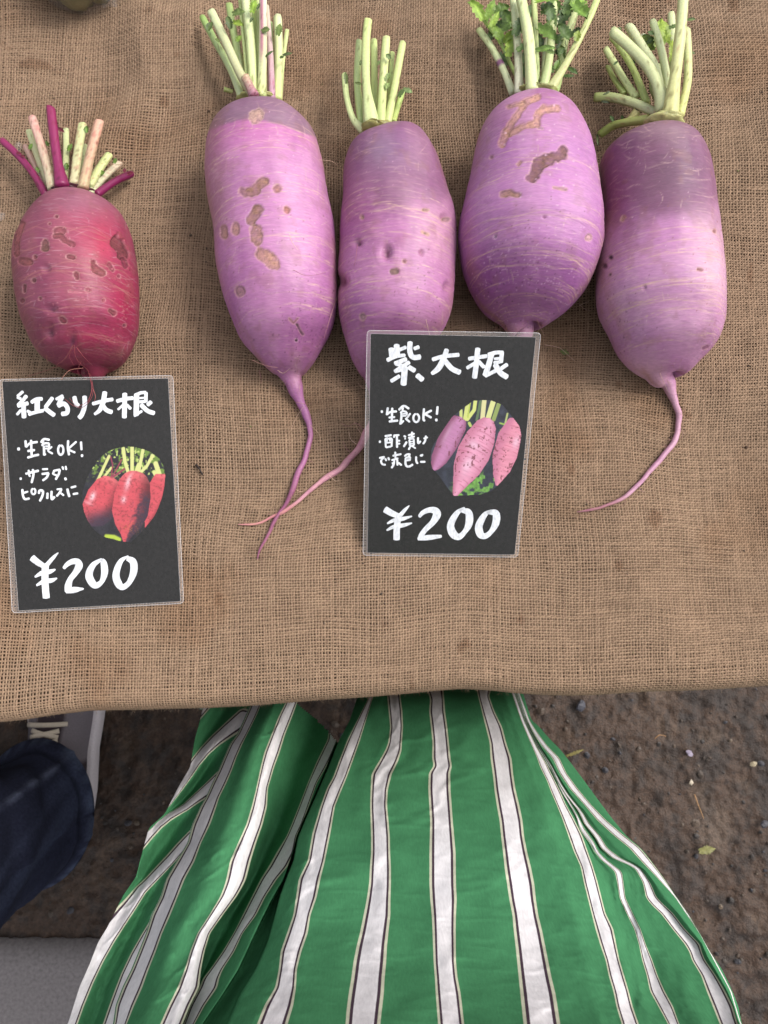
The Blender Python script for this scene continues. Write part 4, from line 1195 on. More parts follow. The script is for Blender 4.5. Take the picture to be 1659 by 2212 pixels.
for i, (x, y, a, l, w, c, zz) in enumerate([
    (1042, 44, 118, 44, 13, (126, 178, 60), 0.030), (1050, 42, 62, 42, 11, LG, 0.026), (1060, 58, 60, 34, 9, (126, 176, 60), 0.03), (1024, 10, 160, 14, 5, LG, 0.03), (1108, 44, 160, 50, 14, DG, 0.016),
    (1080, 78, 170, 24, 10, MGR, 0.022), (1082, 66, 40, 26, 12, MGR, 0.026), (1083, 92, 110, 36, 12, LG, 0.028), (1092, 94, 55, 30, 11, (120, 166, 56), 0.03), (1098, 122, 80, 34, 12, (126, 172, 60), 0.032),
    (1060, 76, 250, 18, 9, (70, 110, 50), 0.016), (1112, 74, 60, 44, 12, DG, 0.04), (1118, 110, 30, 30, 8, (74, 116, 56), 0.042), (1085, 116, 250, 24, 9, DG, 0.014), (1170, 28, 10, 28, 8, MGR, 0.044),
    (1160, 2, 8, 66, 12, (116, 176, 46), 0.05), (1176, 26, 90, 18, 10, (66, 106, 56), 0.044), (1190, 40, 100, 36, 13, (66, 106, 60), 0.046), (1162, 64, -35, 46, 16, MGR, 0.042), (1158, 76, -60, 20, 8, DG, 0.03),
    (1160, 110, 0, 36, 8, MGR, 0.046), (1182, 112, -20, 16, 6, (84, 120, 60), 0.048), (1212, 52, 70, 42, 14, DG, 0.036), (1230, 84, 140, 34, 15, (64, 104, 46), 0.04), (1205, 118, 70, 30, 11, DG, 0.026),
    (1240, 10, -60, 42, 18, (86, 138, 40), 0.046), (1262, 2, 200, 32, 16, LG, 0.04), (1244, 88, 80, 20, 9, (120, 156, 56), 0.04), (1236, 74, 20, 22, 8, DG, 0.026), (1198, 150, 60, 20, 7, MGR, 0.036),
    (1192, 156, 100, 16, 8, (80, 120, 60), 0.036), (1228, 148, -40, 22, 7, DG, 0.02), (1218, 164, -10, 20, 5, DG, 0.02), (1134, 116, 260, 26, 8, DG, 0.02), (1128, 140, 270, 30, 7, DG, 0.018), (1172, 86, 250, 24, 8, DG, 0.018),
    (1096, 140, 100, 20, 8, DG, 0.018), (1196, 62, 160, 16, 8, DG, 0.03), (1216, 104, 250, 18, 5, DG, 0.04),
    (1064, 30, 20, 34, 13, MGR, 0.022), (1072, 52, -10, 30, 12, DG, 0.02), (1100, 62, 100, 36, 13, MGR, 0.024), (1094, 108, 30, 28, 11, LG, 0.028), (1140, 40, 70, 36, 11, DG, 0.02), (1148, 92, 80, 34, 11, MGR, 0.022),
    (1184, 64, 60, 34, 13, MGR, 0.036), (1204, 30, 110, 34, 13, MGR, 0.034), (1222, 30, 70, 36, 14, (76, 120, 50), 0.038), (1190, 96, 40, 30, 11, DG, 0.03), (1214, 128, 100, 26, 10, MGR, 0.028), (1128, 70, 110, 30, 10, MGR, 0.02), (1180, 130, 70, 30, 10, DG, 0.02)]):
    leaf(C_, x, y, ZT + zz, a, l, w, c, seed=120 + i, lift=0.25, lobes=4 + i % 3)

gD = tf(1460, 0, 5.53); kD = 5.53
for i, (pts, w, c0, c1, za, zb, kw) in enumerate([
    ([(1000, 1300), (900, 800), (820, 500)], 50, (186, 198, 140), (216, 220, 180), 0.026, 0.014, {}),
    ([(1250, 1200), (1230, 650), (1205, 190)], 50, (196, 204, 150), (206, 214, 160), 0.028, 0.018, {}),
    ([(560, 1300), (420, 1100), (330, 920)], 36, (176, 190, 110), (180, 196, 110), 0.024, 0.010, {}),
    ([(1060, 1450), (940, 1200), (1040, 900)], 40, (186, 196, 140), (190, 200, 140), 0.026, 0.022, {}),
    ([(870, 1430), (680, 960), (470, 620), (380, 520)], 44, (176, 190, 110), (180, 196, 116), 0.030, 0.018, {}),
    ([(720, 1360), (520, 1050), (300, 680)], 48, (196, 206, 140), (206, 216, 150), 0.028, 0.018, dict(spots=0.1)),
    ([(1040, 1300), (980, 950), (800, 650), (620, 360)], 64, (200, 206, 156), (208, 214, 164), 0.036, 0.026, {}),
    ([(1180, 1500), (1150, 1100), (1060, 650), (950, 290)], 48, (200, 206, 156), (204, 214, 160), 0.038, 0.028, {}),
    ([(640, 1690), (740, 1530)], 58, (180, 184, 110), (206, 196, 130), 0.026, 0.030, {}),
    ([(890, 1650), (600, 1690), (400, 1740), (210, 1870)], 56, (180, 186, 104), (130, 144, 70), 0.034, 0.012, dict(spots=0.1)),
    ([(1020, 1560), (930, 1530), (700, 1430), (400, 1350), (140, 1345)], 62, (200, 206, 160), (150, 160, 90), 0.038, 0.022, dict(spots=0.15, base_w=50)),
    ([(1110, 1560), (1060, 1300), (900, 950), (620, 640), (390, 440)], 74, (196, 202, 150), (206, 214, 158), 0.044, 0.036, dict(base_w=118)),
    ([(1320, 1600), (1420, 1200), (1440, 900), (1420, 400)], 50, (200, 204, 120), (216, 222, 160), 0.040, 0.034, dict(spots=0.15)),
    ([(1180, 1660), (1270, 1000), (1340, 400), (1375, -60)], 70, (214, 212, 140), (216, 222, 164), 0.050, 0.046, dict(base_w=104, spots=0.1))]):
    stalk(D_, gD, kD, pts, w, c0, c1, ZT + za, ZT + zb, seed=500 + i, **kw)
crown(D_, 1432, 262, 46, 12, ZT + 0.050, (196, 194, 130), 13, 0.009)
for i, (x, y, a, l, w, c, zz) in enumerate([
    (1420, 100, 80, 50, 16, (132, 176, 66), 0.022), (1440, 90, 100, 44, 14, (140, 184, 60), 0.024), (1405, 110, 110, 34, 14, (108, 150, 56), 0.02), (1450, 130, 85, 40, 8, (150, 190, 60), 0.026), (1398, 92, 30, 16, 6, DG, 0.026),
    (1410, 76, 150, 12, 6, (70, 110, 60), 0.03), (1446, 60, 10, 22, 5, (80, 116, 70), 0.034), (1484, 44, 0, 16, 4, (90, 124, 80), 0.04), (1326, 140, 40, 10, 3, DG, 0.032), (1368, 138, 70, 10, 4, DG, 0.02), (1304, 205, 20, 14, 3, (60, 80, 40), 0.034),
    (1300, 220, -20, 14, 3, (40, 56, 36), 0.026), (1324, 262, 120, 12, 5, DG, 0.02), (1343, 258, 80, 8, 4, DG, 0.02), (1289, 292, 270, 26, 3, (60, 76, 40), 0.012), (1332, 66, 20, 10, 4, DG, 0.032), (1494, 112, -40, 8, 3, (90, 120, 80), 0.03)]):
    leaf(D_, x, y, ZT + zz, a, l, w, c, seed=170 + i)

# ---- fine roots
hairs(E_, [[(195, 806, 0.016), (199, 825, 0.030), (201, 845, 0.031), (196, 862, 0.0295), (182, 878, 0.0285), (168, 880, 0.028), (150, 860, 0.0295)],
           [(190, 800, 0.02), (196, 822, 0.030), (198, 842, 0.031), (191, 864, 0.0295), (178, 874, 0.0285), (162, 878, 0.028), (140, 862, 0.029)],
           [(200, 838, 0.031), (206, 855, 0.030), (204, 868, 0.0295)], [(180, 795, 0.03), (150, 800, 0.03), (132, 820, 0.031)],
           [(175, 780, 0.04), (168, 800, 0.035), (172, 812, 0.03)], [(160, 745, 0.06), (165, 775, 0.05), (190, 800, 0.025)], [(158, 745, 0.06), (140, 775, 0.05), (120, 790, 0.04)],
           [(110, 715, 0.058), (104, 740, 0.05), (101, 770, 0.035), (103, 785, 0.022)], [(158, 748, 0.058), (150, 770, 0.052), (160, 790, 0.044)], [(165, 750, 0.058), (180, 770, 0.05), (200, 790, 0.03)],
           [(130, 790, 0.03), (100, 800, 0.012), (60, 812, 0.004)]],
      [(130, 54, 62), (146, 66, 72), (150, 84, 80), (176, 120, 104)], 0.00022)
hairs(A, [[(690, 345, 0.062), (720, 350, 0.05), (738, 375, 0.02), (736, 410, 0.012), (730, 440, 0.006)], [(633, 583, 0.086), (660, 595, 0.082), (690, 592, 0.068), (720, 582, 0.045), (742, 560, 0.05)],
          [(625, 505, 0.086), (632, 525, 0.086), (644, 540, 0.085)], [(728, 640, 0.04), (712, 690, 0.05), (700, 730, 0.045)], [(618, 825, 0.02), (612, 840, 0.008), (622, 850, 0.004)], [(560, 800, 0.02), (566, 825, 0.006), (564, 832, 0.003)],
          [(655, 880, 0.014), (640, 905, 0.006), (630, 930, 0.003)], [(640, 870, 0.013), (662, 874, 0.016), (670, 884, 0.01)], [(672, 920, 0.006), (690, 940, 0.003), (694, 958, 0.002)],
          [(655, 985, 0.006), (668, 998, 0.003), (676, 1000, 0.002)], [(642, 1060, 0.005), (652, 1064, 0.004), (660, 1060, 0.002)], [(545, 778, 0.03), (575, 790, 0.034), (600, 794, 0.034)], [(600, 800, 0.026), (612, 806, 0.026), (626, 796, 0.03)]],
      [(196, 164, 140), (130, 76, 90), (206, 170, 150), (176, 130, 120)], 0.00014)
hairs(B, [[(772, 528, 0.066), (768, 560, 0.07), (760, 585, 0.06), (744, 592, 0.05)], [(742, 610, 0.04), (735, 640, 0.03), (730, 660, 0.02), (728, 700, 0.01)], [(736, 625, 0.04), (728, 650, 0.03), (722, 680, 0.035)],
          [(790, 935, 0.008), (770, 915, 0.006), (752, 922, 0.003), (738, 916, 0.003)], [(782, 940, 0.008), (772, 925, 0.004), (766, 912, 0.002)], [(770, 960, 0.008), (758, 950, 0.004), (754, 935, 0.002)], [(756, 978, 0.008), (746, 966, 0.004), (742, 955, 0.003)],
          [(735, 1010, 0.006), (728, 1000, 0.003), (722, 985, 0.002)], [(712, 1028, 0.006), (724, 1040, 0.003), (734, 1040, 0.002)], [(788, 820, 0.014), (780, 808, 0.006), (776, 800, 0.003)], [(792, 840, 0.012), (782, 838, 0.005), (774, 828, 0.003)], [(920, 690, 0.06), (926, 715, 0.052), (930, 730, 0.048)]],
      [(150, 96, 110), (206, 170, 150), (222, 190, 170)], 0.00014)
hairs(C_, [[(1286, 580, 0.03), (1300, 590, 0.02), (1304, 610, 0.016), (1296, 628, 0.02)], [(1160, 690, 0.03), (1166, 705, 0.02), (1176, 720, 0.006), (1178, 728, 0.003)], [(1252, 660, 0.006), (1262, 655, 0.003), (1272, 652, 0.002)], [(1252, 658, 0.003), (1264, 668, 0.002), (1276, 672, 0.002)],
           [(1178, 743, 0.003), (1210, 750, 0.002), (1230, 768, 0.002), (1242, 778, 0.002)]], [(200, 164, 150), (170, 130, 120)], 0.00013)
hairs(D_, [[(1438, 842, 0.012), (1450, 852, 0.013), (1466, 852, 0.01)], [(1470, 890, 0.006), (1482, 902, 0.003), (1490, 908, 0.002)], [(1472, 925, 0.005), (1478, 935, 0.003), (1474, 945, 0.002)], [(1400, 1020, 0.005), (1390, 1004, 0.003), (1380, 998, 0.002)], [(1376, 1052, 0.004), (1384, 1062, 0.002), (1390, 1064, 0.002)]],
      [(120, 80, 100), (196, 160, 140)], 0.00013)

# ------------------------------------------------------------------ price cards
def plane_from(pts):
    A3 = np.column_stack([np.asarray(pts)[:, 0], np.asarray(pts)[:, 1], np.ones(len(pts))])
    s, *_ = np.linalg.lstsq(A3, np.asarray(pts)[:, 2], rcond=None)
    return s


class Card:
    def __init__(self, name, corners, heights, label):
        P = np.array([bp(x, y, ZT + h) for (x, y), h in zip(corners, heights)])
        self.a, self.b, self.c = plane_from(P)
        n = np.array([-self.a, -self.b, 1.0]); self.n = n / np.linalg.norm(n)
        self.root = empty(name, P.mean(0) - np.array([0, 0, 0.0]), label, 'price card', 'laminated price cards')

    def at(self, px, py, off=0.0):
        dx = (np.asarray(px, float) - 829.5) * KP
        dy = -(np.asarray(py, float) - 1106.0) * KP
        yy = dy * CT + ST; zz = dy * ST - CT
        t = (self.c - ZC) / (zz - self.a * dx - self.b * yy)
        return np.stack([dx * t, yy * t, ZC + zz * t], -1) + self.n * off


def rounded(poly, r, n=5):
    poly = np.asarray(poly, float); out = []
    for i in range(len(poly)):
        p, a, b = poly[i], poly[i - 1], poly[(i + 1) % len(poly)]
        da = (a - p) / np.linalg.norm(a - p); db = (b - p) / np.linalg.norm(b - p)
        for t in np.linspace(0, 1, n):
            out.append((1 - t) ** 2 * (p + da * r) + 2 * t * (1 - t) * p + t * t * (p + db * r))
    return np.array(out)


def slab(card, poly, z0, z1):
    lo = card.at(poly[:, 0], poly[:, 1], z0); hi = card.at(poly[:, 0], poly[:, 1], z1)
    n = len(poly)
    F = [tuple(range(n - 1, -1, -1)), tuple(range(n, 2 * n))] if False else [tuple(range(n, 2 * n))[::-1], tuple(range(n))]
    F += [(k, (k + 1) % n, n + (k + 1) % n, n + k) for k in range(n)]
    return np.vstack([lo, hi]), F


def ribbon(card, pts, off, n=None, endr=0.5):
    """flat brush stroke: pts (x, y, full width) in photo units"""
    p = np.asarray(pts, float)
    L = np.sum(np.hypot(*np.diff(p[:, :2], axis=0).T))
    n = n or max(8, int(L / 1.2))
    d = catmull(p, n)
    T = np.gradient(d[:, :2], axis=0); T /= np.linalg.norm(T, axis=1, keepdims=True) + 1e-9
    N = np.stack([-T[:, 1], T[:, 0]], 1)
    w = d[:, 2] / 2
    # rounded ends
    e = max(w[0] * endr, 0.4); e2 = max(w[-1] * endr, 0.4)
    s = np.concatenate([[0], np.cumsum(np.hypot(*np.diff(d[:, :2], axis=0).T))])
    edge = np.minimum(np.sqrt(np.clip(1 - (1 - np.clip(s / e, 0, 1)) ** 2, 0, 1)), np.sqrt(np.clip(1 - (1 - np.clip((s[-1] - s) / e2, 0, 1)) ** 2, 0, 1)))
    w = w * np.maximum(edge, 0.25)
    l = d[:, :2] + N * w[:, None]; r = d[:, :2] - N * w[:, None]
    V = np.concatenate([card.at(l[:, 0], l[:, 1], off), card.at(r[:, 0], r[:, 1], off)])
    F = [(k, k + 1, n + k + 1, n + k) for k in range(n - 1)]
    return V, F


def ring_pts(cx, cy, rx, ry, n=14):
    return [(cx + rx * math.sin(t), cy - ry * math.cos(t)) for t in np.linspace(0, 2 * math.pi, n)]


def lettering(card, g, k, strokes, w, name, endr=0.5):
    parts = []
    for i, s in enumerate(strokes):
        if isinstance(s, tuple):
            pts, sw = s
        else:
            pts, sw = s, w
        q = []
        if len(pts) == 1:
            x, y = pts[0][:2]; pts = [(x - 0.12 * sw, y - 0.1 * sw), (x + 0.12 * sw, y + 0.1 * sw)]
            pts = [(x - 0.45 * sw, y), (x, y), (x + 0.45 * sw, y)]
        for j, p in enumerate(pts):
            x, y = g(p[0], p[1])
            ww = (p[2] if len(p) > 2 else sw * (1.0 if len(p) < 3 else 1)) / k * 0.8640625
            q.append((x, y, ww))
        v, f = ribbon(card, q, 0.00034 + 0.000005 * i, endr=endr)
        parts.append((v, f))
    V, F, _ = join(parts)
    me = mesh_np(name, V, F, None, smooth=False)
    o = add(name, me, M_PAINT, card.root)
    return o


def in_poly(x, y, poly):
    c = np.zeros(x.shape, bool)
    for (x1, y1), (x2, y2) in zip(poly, np.roll(poly, -1, 0)):
        with np.errstate(divide='ignore', invalid='ignore'):
            m = ((y1 > y) != (y2 > y)) & (x < (x2 - x1) * (y - y1) / (y2 - y1 + 1e-12) + x1)
        c ^= m
    return c


def picture(card, g, outline, paint, n=190):
    O = np.asarray(outline, float)
    x0, y0 = O.min(0); x1, y1 = O.max(0)
    xs = np.linspace(x0, x1, n); ys = np.linspace(y0, y1, int(n * (y1 - y0) / (x1 - x0)))
    X, Y = np.meshgrid(xs, ys)
    C = lin(np.clip(paint(X, Y), 0, 255))
    gx, gy = g(X, Y)
    V = card.at(gx, gy, 0.00030)
    F = grid_faces(len(ys), len(xs))[:, ::-1]
    fx = X.ravel()[F].mean(1); fy = Y.ravel()[F].mean(1)
    F = F[in_poly(fx, fy, O)]
    used = np.unique(F); remap = np.zeros(X.size, int); remap[used] = np.arange(len(used))
    me = mesh_np('printed_photo', V.reshape(-1, 3)[used], remap[F], C.reshape(-1, 3)[used] * 0.72, smooth=False)
    return add('printed_photo', me, M_PRINT, card.root)


def root_shape(X, Y, axis, prof):
    """coordinates (t along, v across -1..1) of a tapering root drawn in a print"""
    a, b = np.asarray(axis[0], float), np.asarray(axis[1], float)
    d = b - a; L = np.hypot(*d); d = d / L
    t = ((X - a[0]) * d[0] + (Y - a[1]) * d[1]) / L
    v = (-(X - a[0]) * d[1] + (Y - a[1]) * d[0])
    hw = np.interp(t, [p[0] for p in prof], [p[1] for p in prof])
    hw = np.where((t < 0) | (t > 1), 0, hw)
    return t, v / np.maximum(hw, 1e-3), hw > 1e-2


def capsule(X, Y, pts, r0, r1):
    pts = np.asarray(pts, float)
    return poly_dist(X, Y, pts) - (r0 + r1) / 2


def paint_red(X, Y):
    n = fbm(X * 0.012, Y * 0.012, 61, 4)
    c = np.broadcast_to(np.array([44., 42., 48.]), X.shape + (3,)).copy()
    c = c * (0.6 + 0.8 * n)[..., None]
    g = fbm(X * 0.016, Y * 0.016, 67, 4)
    up = 1 - sst(520, 760, Y)
    c = mixc(c, np.array([112., 140., 62.]), sst(0.52, 0.62, g) * up)
    c = mixc(c, np.array([190., 206., 120.]), sst(0.66, 0.72, fbm(X * 0.02, Y * 0.02, 73, 3)) * up)
    for pts, r, k in [([(550, 230), (330, 700)], 28, 0), ([(590, 450), (410, 680)], 24, 0), ([(820, 90), (850, 330), (920, 560)], 34, 0), ([(985, 60), (985, 530)], 34, 0), ([(1190, 110), (1110, 520)], 32, 0),
                      ([(1370, 220), (1260, 420), (1160, 520)], 30, 0), ([(1430, 370), (1520, 640)], 46, 0), ([(1400, 530), (1480, 700)], 36, 0), ([(1100, 380), (1060, 500)], 26, 0), ([(840, 470), (600, 640)], 20, 1), ([(790, 290), (610, 620)], 13, 1), ([(580, 240), (620, 400), (590, 640)], 13, 1)]:
        m = 1 - sst(-6, 4, poly_dist(X, Y, pts) - r)
        c = mixc(c, np.array([[214., 216., 142.], [150., 62., 84.]][k]) * 1.0, m)
    c = mixc(c, np.array([180., 200., 70.]), (1 - sst(-20, 20, poly_dist(X, Y, [(500, 1740), (640, 1750), (740, 1800)]) - 40)))

    def root(c, axis, prof, lightv, dark, hi):
        t, v, ok = root_shape(X, Y, axis, prof)
        m = ok & (np.abs(v) < 1)
        sh = 1 - 0.55 * np.clip((v * lightv + 0.1), -0.2, 1) ** 1.5 if False else 1 - 0.5 * sst(0.1, 1.0, v * lightv)
        col = np.array([204., 82., 92.]) * sh[..., None]
        col = mixc(col, np.array([226., 120., 122.]), (1 - sst(0.0, 0.22, t)) * 0.7)
        col = col * (0.9 + 0.2 * fbm(t * 60, v * 1.5, 79, 3))[..., None]
        col = mixc(col, np.array([60., 50., 66.]), dark(t, v))
        for (ht, hv, sx, sy, a) in hi:
            col = mixc(col, np.array([250., 226., 232.]), a * np.exp(-((t - ht) / sx) ** 2 - ((v - hv) / sy) ** 2))
        dirt = sst(0.62, 0.7, fbm(X * 0.03, Y * 0.03, 83, 3))
        col = mixc(col, np.array([90., 40., 40.]), dirt * 0.35)
        return np.where(m[..., None], col, c)
    c = root(c, ((1640, 560), (1230, 1580)), [(0, 0), (0.08, 200), (0.4, 260), (0.8, 110), (1, 0)], -1, lambda t, v: 0 * t, [])
    c = root(c, ((620, 620), (200, 1560)), [(0, 0), (0.04, 150), (0.15, 250), (0.4, 320), (0.7, 310), (0.9, 200), (1, 0)], -1.0, lambda t, v: sst(0.55, 0.95, t - v * 0.22) * 0.9, [(0.48, 0.62, 0.09, 0.16, 0.85), (0.62, 0.7, 0.03, 0.3, 0.4)])
    c = root(c, ((1065, 505), (860, 1850)), [(0, 0), (0.015, 120), (0.06, 210), (0.15, 290), (0.35, 345), (0.6, 340), (0.78, 240), (0.9, 110), (1, 40)], -1.0,
             lambda t, v: np.clip(sst(0.0, 0.9, -v - 0.25 + (t - 0.35) * 0.9 + (fbm(X * 0.02, Y * 0.02, 89, 4) - 0.5) * 1.4), 0, 0.85) * sst(0.2, 0.4, t), [(0.17, 0.42, 0.12, 0.16, 0.7), (0.42, 0.45, 0.05, 0.14, 0.7)])
    th = np.abs(fbm(X * 0.022, Y * 0.022, 97, 4) - 0.5) < 0.014
    c = mixc(c, np.array([206., 130., 70.]), th * np.exp(-((X - 960) / 200) ** 2 - ((Y - 1560) / 150) ** 2) * 0.9)
    return c


def paint_purple(X, Y):
    n = fbm(X * 0.012, Y * 0.012, 161, 4)
    c = np.broadcast_to(np.array([52., 54., 66.]), X.shape + (3,)).copy() * (0.6 + 0.8 * n)[..., None]
    g = fbm(X * 0.012, Y * 0.012, 167, 4)
    low = sst(1150, 1300, Y)
    c = mixc(c, np.array([112., 160., 76.]) * (0.7 + 0.6 * fbm(X * 0.03, Y * 0.03, 171)[..., None]), sst(0.48, 0.56, g) * low * sst(330, 600, X))
    for pts, r, cc in [([(590, 230), (590, 340)], 26, (206, 214, 130)), ([(690, 150), (650, 370)], 32, (214, 220, 130)), ([(820, 70), (800, 220), (690, 370)], 30, (216, 222, 130)), ([(735, 110), (700, 340)], 12, (190, 206, 90)),
                       ([(960, 70), (930, 370)], 38, (222, 216, 160)), ([(1100, 100), (1020, 360)], 42, (220, 222, 150)), ([(1190, 130), (1110, 370)], 34, (150, 166, 96)), ([(900, 90), (840, 380)], 22, (100, 122, 84)), ([(1330, 280), (1290, 460)], 16, (180, 190, 120)), ([(1210, 430), (1280, 450)], 14, (160, 190, 90)), ([(1220, 540), (1215, 620)], 12, (150, 176, 80)), ([(720, 430), (740, 470)], 24, (190, 206, 110))]:
        m = 1 - sst(-6, 4, poly_dist(X, Y, pts) - r)
        c = mixc(c, np.array(cc, float), m)

    def root(c, axis, prof, base, edge, hi, seed, lines=14):
        t, v, ok = root_shape(X, Y, axis, prof)
        m = ok & (np.abs(v) < 1)
        col = np.array(base, float) * (0.93 + 0.14 * fbm(t * 50, v * 1.5, seed, 3))[..., None]
        col = mixc(col, np.array(edge, float), sst(0.2, 1.0, np.abs(v + 0.15)) * 0.9)
        for k in range(lines):
            t0 = 0.1 + 0.8 * (k + 0.3 * math.sin(k * 5.1)) / lines
            ln = np.exp(-(((t - t0 - 0.03 * v * v) / 0.005) ** 2)) * sst(0.45, 0.7, vn(v * 2 + k * 3.3, v * 0 + k, seed + 3))
            col = mixc(col, np.array([176., 84., 110.]), ln * 0.5)
        for (ht, hv, sx, sy, a) in hi:
            col = mixc(col, np.array([250., 222., 240.]), a * np.exp(-((t - ht) / sx) ** 2 - ((v - hv) / sy) ** 2))
        dirt = sst(0.66, 0.72, fbm(X * 0.03, Y * 0.03, seed + 5, 3)) * sst(0.45, 0.6, fbm(X * 0.005, Y * 0.005, seed + 6, 2))
        col = mixc(col, np.array([110., 52., 60.]), dirt * 0.7)
        return np.where(m[..., None], col, c)
    c = root(c, ((590, 330), (150, 1180)), [(0, 0), (0.03, 110), (0.15, 160), (0.5, 170), (0.8, 130), (0.95, 70), (1, 20)], (196, 132, 174), (140, 80, 110), [(0.35, 0.45, 0.2, 0.2, 0.3)], 173, 2)
    c = root(c, ((1520, 330), (1170, 1430)), [(0, 0), (0.06, 150), (0.3, 240), (0.6, 225), (0.85, 130), (1, 30)], (230, 150, 172), (200, 120, 150), [(0.35, -0.3, 0.08, 0.2, 0.6)], 177)
    c = root(c, ((1045, 350), (480, 1600)), [(0, 0), (0.02, 90), (0.08, 160), (0.25, 235), (0.45, 265), (0.65, 220), (0.85, 110), (1, 30)], (232, 160, 188), (200, 122, 150), [(0.36, 0.2, 0.05, 0.4, 0.5), (0.6, 0.05, 0.1, 0.3, 0.55)], 181, 18)
    return c


def build_card(card, outer, black):
    # laminate pouch: clear rim, bright edge line, film over the print
    outer = rounded(outer, 9, 6); blk = rounded(black, 2.5, 4)
    v, f = slab(card, blk, 0.00002, 0.00026)
    add('black_board', mesh_np('black_board', v, f, smooth=False), M_CARD, card.root)
    fp = rounded(black, 3, 4)
    add('laminate_film', mesh_np('laminate_film', card.at(fp[:, 0], fp[:, 1], 0.00064), [tuple(range(len(fp)))[::-1]], smooth=False), M_FILM, card.root)
    # rim as a closed band between outer edge and board
    n = len(outer)
    ctr = outer.mean(0)
    inner = []
    bl = np.asarray(black, float)
    binn = rounded(bl, 2.5, 6)
    inner = binn
    lo = [card.at(outer[:, 0], outer[:, 1], 0.0001), card.at(inner[:, 0], inner[:, 1], 0.0001)]
    hi = [card.at(outer[:, 0], outer[:, 1], 0.0005), card.at(inner[:, 0], inner[:, 1], 0.00058)]
    V = np.vstack(lo + hi); F = []
    for k in range(n):
        k2 = (k + 1) % n
        F += [(k, k2, n + k2, n + k), (2 * n + k, 3 * n + k, 3 * n + k2, 2 * n + k2), (k, 2 * n + k, 2 * n + k2, k2)]
    add('laminate_rim', mesh_np('laminate_rim', V, F, smooth=False), M_RIM, card.root)
    loop = card.at(outer[:, 0], outer[:, 1], 0.0004)
    loop = np.vstack([loop, loop[:1]])
    v, f = tube(loop, 0.00022, 6, cap=False)
    loop2 = card.at(inner[:, 0], inner[:, 1], 0.0006); loop2 = np.vstack([loop2, loop2[:1]])
    v2, f2 = tube(loop2, 0.00009, 5, cap=False)
    V, F, _ = join([(v, f), (v2, f2)])
    add('laminate_edge', mesh_np('laminate_edge', V, F), M_EDGE, card.root)


# left card
CL = Card('price_card', [(1, 820), (374, 813), (396, 1302), (30, 1323)], [0.030, 0.027, 0.0022, 0.0022],
          'black laminated card with a photo of red radishes, lying below the red radish')
build_card(CL, [(-1, 820), (374, 811), (397, 1303), (27, 1324)], [(5.5, 824), (363.5, 817.5), (390.5, 1298.5), (41, 1319)])
g1 = tf(30, 960, 8.295)
lettering(CL, g1, 8.295, [([(240, 150), (110, 265)], 62), ([(105, 270), (200, 315)], 60), ([(315, 235), (220, 350), (120, 455)], 78), ([(110, 455), (240, 425), (350, 395)], 85), ([(240, 380), (255, 715)], 98), ([(200, 530), (100, 645)], 58), ([(310, 550), (430, 620)], 62),
     ([(395, 390), (520, 315), (645, 310)], 78), ([(530, 320), (525, 570)], 112), ([(340, 635), (500, 585), (665, 550)], 72), ([(855, 275), (690, 495)], 82), ([(670, 490), (800, 590), (895, 660)], 92),
     ([(910, 325), (1070, 235)], 62), ([(1055, 245), (960, 455)], 92), ([(945, 460), (1080, 410), (1155, 500), (1140, 600), (1020, 625)], 94), ([(1295, 250), (1330, 400), (1395, 465)], 92), ([(1510, 240), (1512, 450), (1450, 640), (1385, 715)], 96)], 80, 'title_lettering')
g2 = tf(210, 960, 8.295)
lettering(CL, g2, 8.295, [([(170, 415), (400, 355), (615, 315)], 76), ([(440, 150, 100), (400, 380, 104), (330, 540, 90), (215, 635, 55)], 90), ([(380, 430), (470, 540), (600, 590)], 92), ([(670, 362), (860, 310), (1035, 290)], 80), ([(850, 180), (840, 715)], 100),
     ([(830, 420), (700, 538)], 50), ([(880, 420), (980, 525)], 64), ([(1045, 240), (1180, 185), (1300, 175)], 66), ([(1288, 165), (1288, 385)], 72), ([(1095, 200), (1085, 670)], 112), ([(1120, 295), (1290, 285)], 42), ([(1120, 375), (1300, 360)], 62),
     ([(1035, 670), (1215, 555)], 55), ([(1175, 420), (1320, 555), (1475, 612)], 92), ([(1410, 360), (1310, 445)], 82)], 90, 'title_lettering')
g3 = tf(30, 1080, 8.295)
lettering(CL, g3, 8.295, [([(142, 352)], 66), [(285, 170), (295, 320)], [(290, 315), (380, 235), (540, 205)], [(400, 160), (412, 485)], [(320, 397), (485, 373)], [(320, 535), (450, 495), (570, 468)],
     [(600, 225), (665, 150), (790, 165)], ([(660, 165), (640, 250)], 40), ([(615, 285), (690, 235), (785, 240)], 46), ([(778, 235), (770, 335)], 42), ([(668, 280), (672, 490)], 50), ([(690, 292), (770, 297)], 30), ([(690, 345), (768, 340)], 34), ([(655, 480), (710, 455)], 40), ([(838, 300), (755, 385), (855, 455)], 40),
     (ring_pts(1016, 374, 55, 98), 46), [(1170, 170), (1165, 350), (1192, 485)], ([(1345, 195), (1150, 368)], 42), ([(1160, 360), (1320, 430)], 42), [(1435, 195), (1447, 380)], ([(1458, 490)], 58)], 48, 'note_lettering')
lettering(CL, g3, 8.295, [([(185, 968)], 52), [(280, 868), (565, 800)], ([(350, 780), (360, 880), (385, 930)], 44), [(435, 765), (450, 880), (408, 1062)], ([(625, 772), (755, 768)], 42), [(615, 873), (775, 850)], [(765, 845), (725, 940), (635, 1010)],
     ([(885, 785), (850, 885)], 46), ([(870, 805), (1010, 778)], 44), [(1000, 775), (970, 880), (905, 992)], ([(860, 875), (950, 905)], 40), ([(1045, 712), (1072, 785)], 40), ([(1115, 702), (1132, 790)], 40), ([(1100, 945), (1130, 1000)], 50)], 48, 'note_lettering')
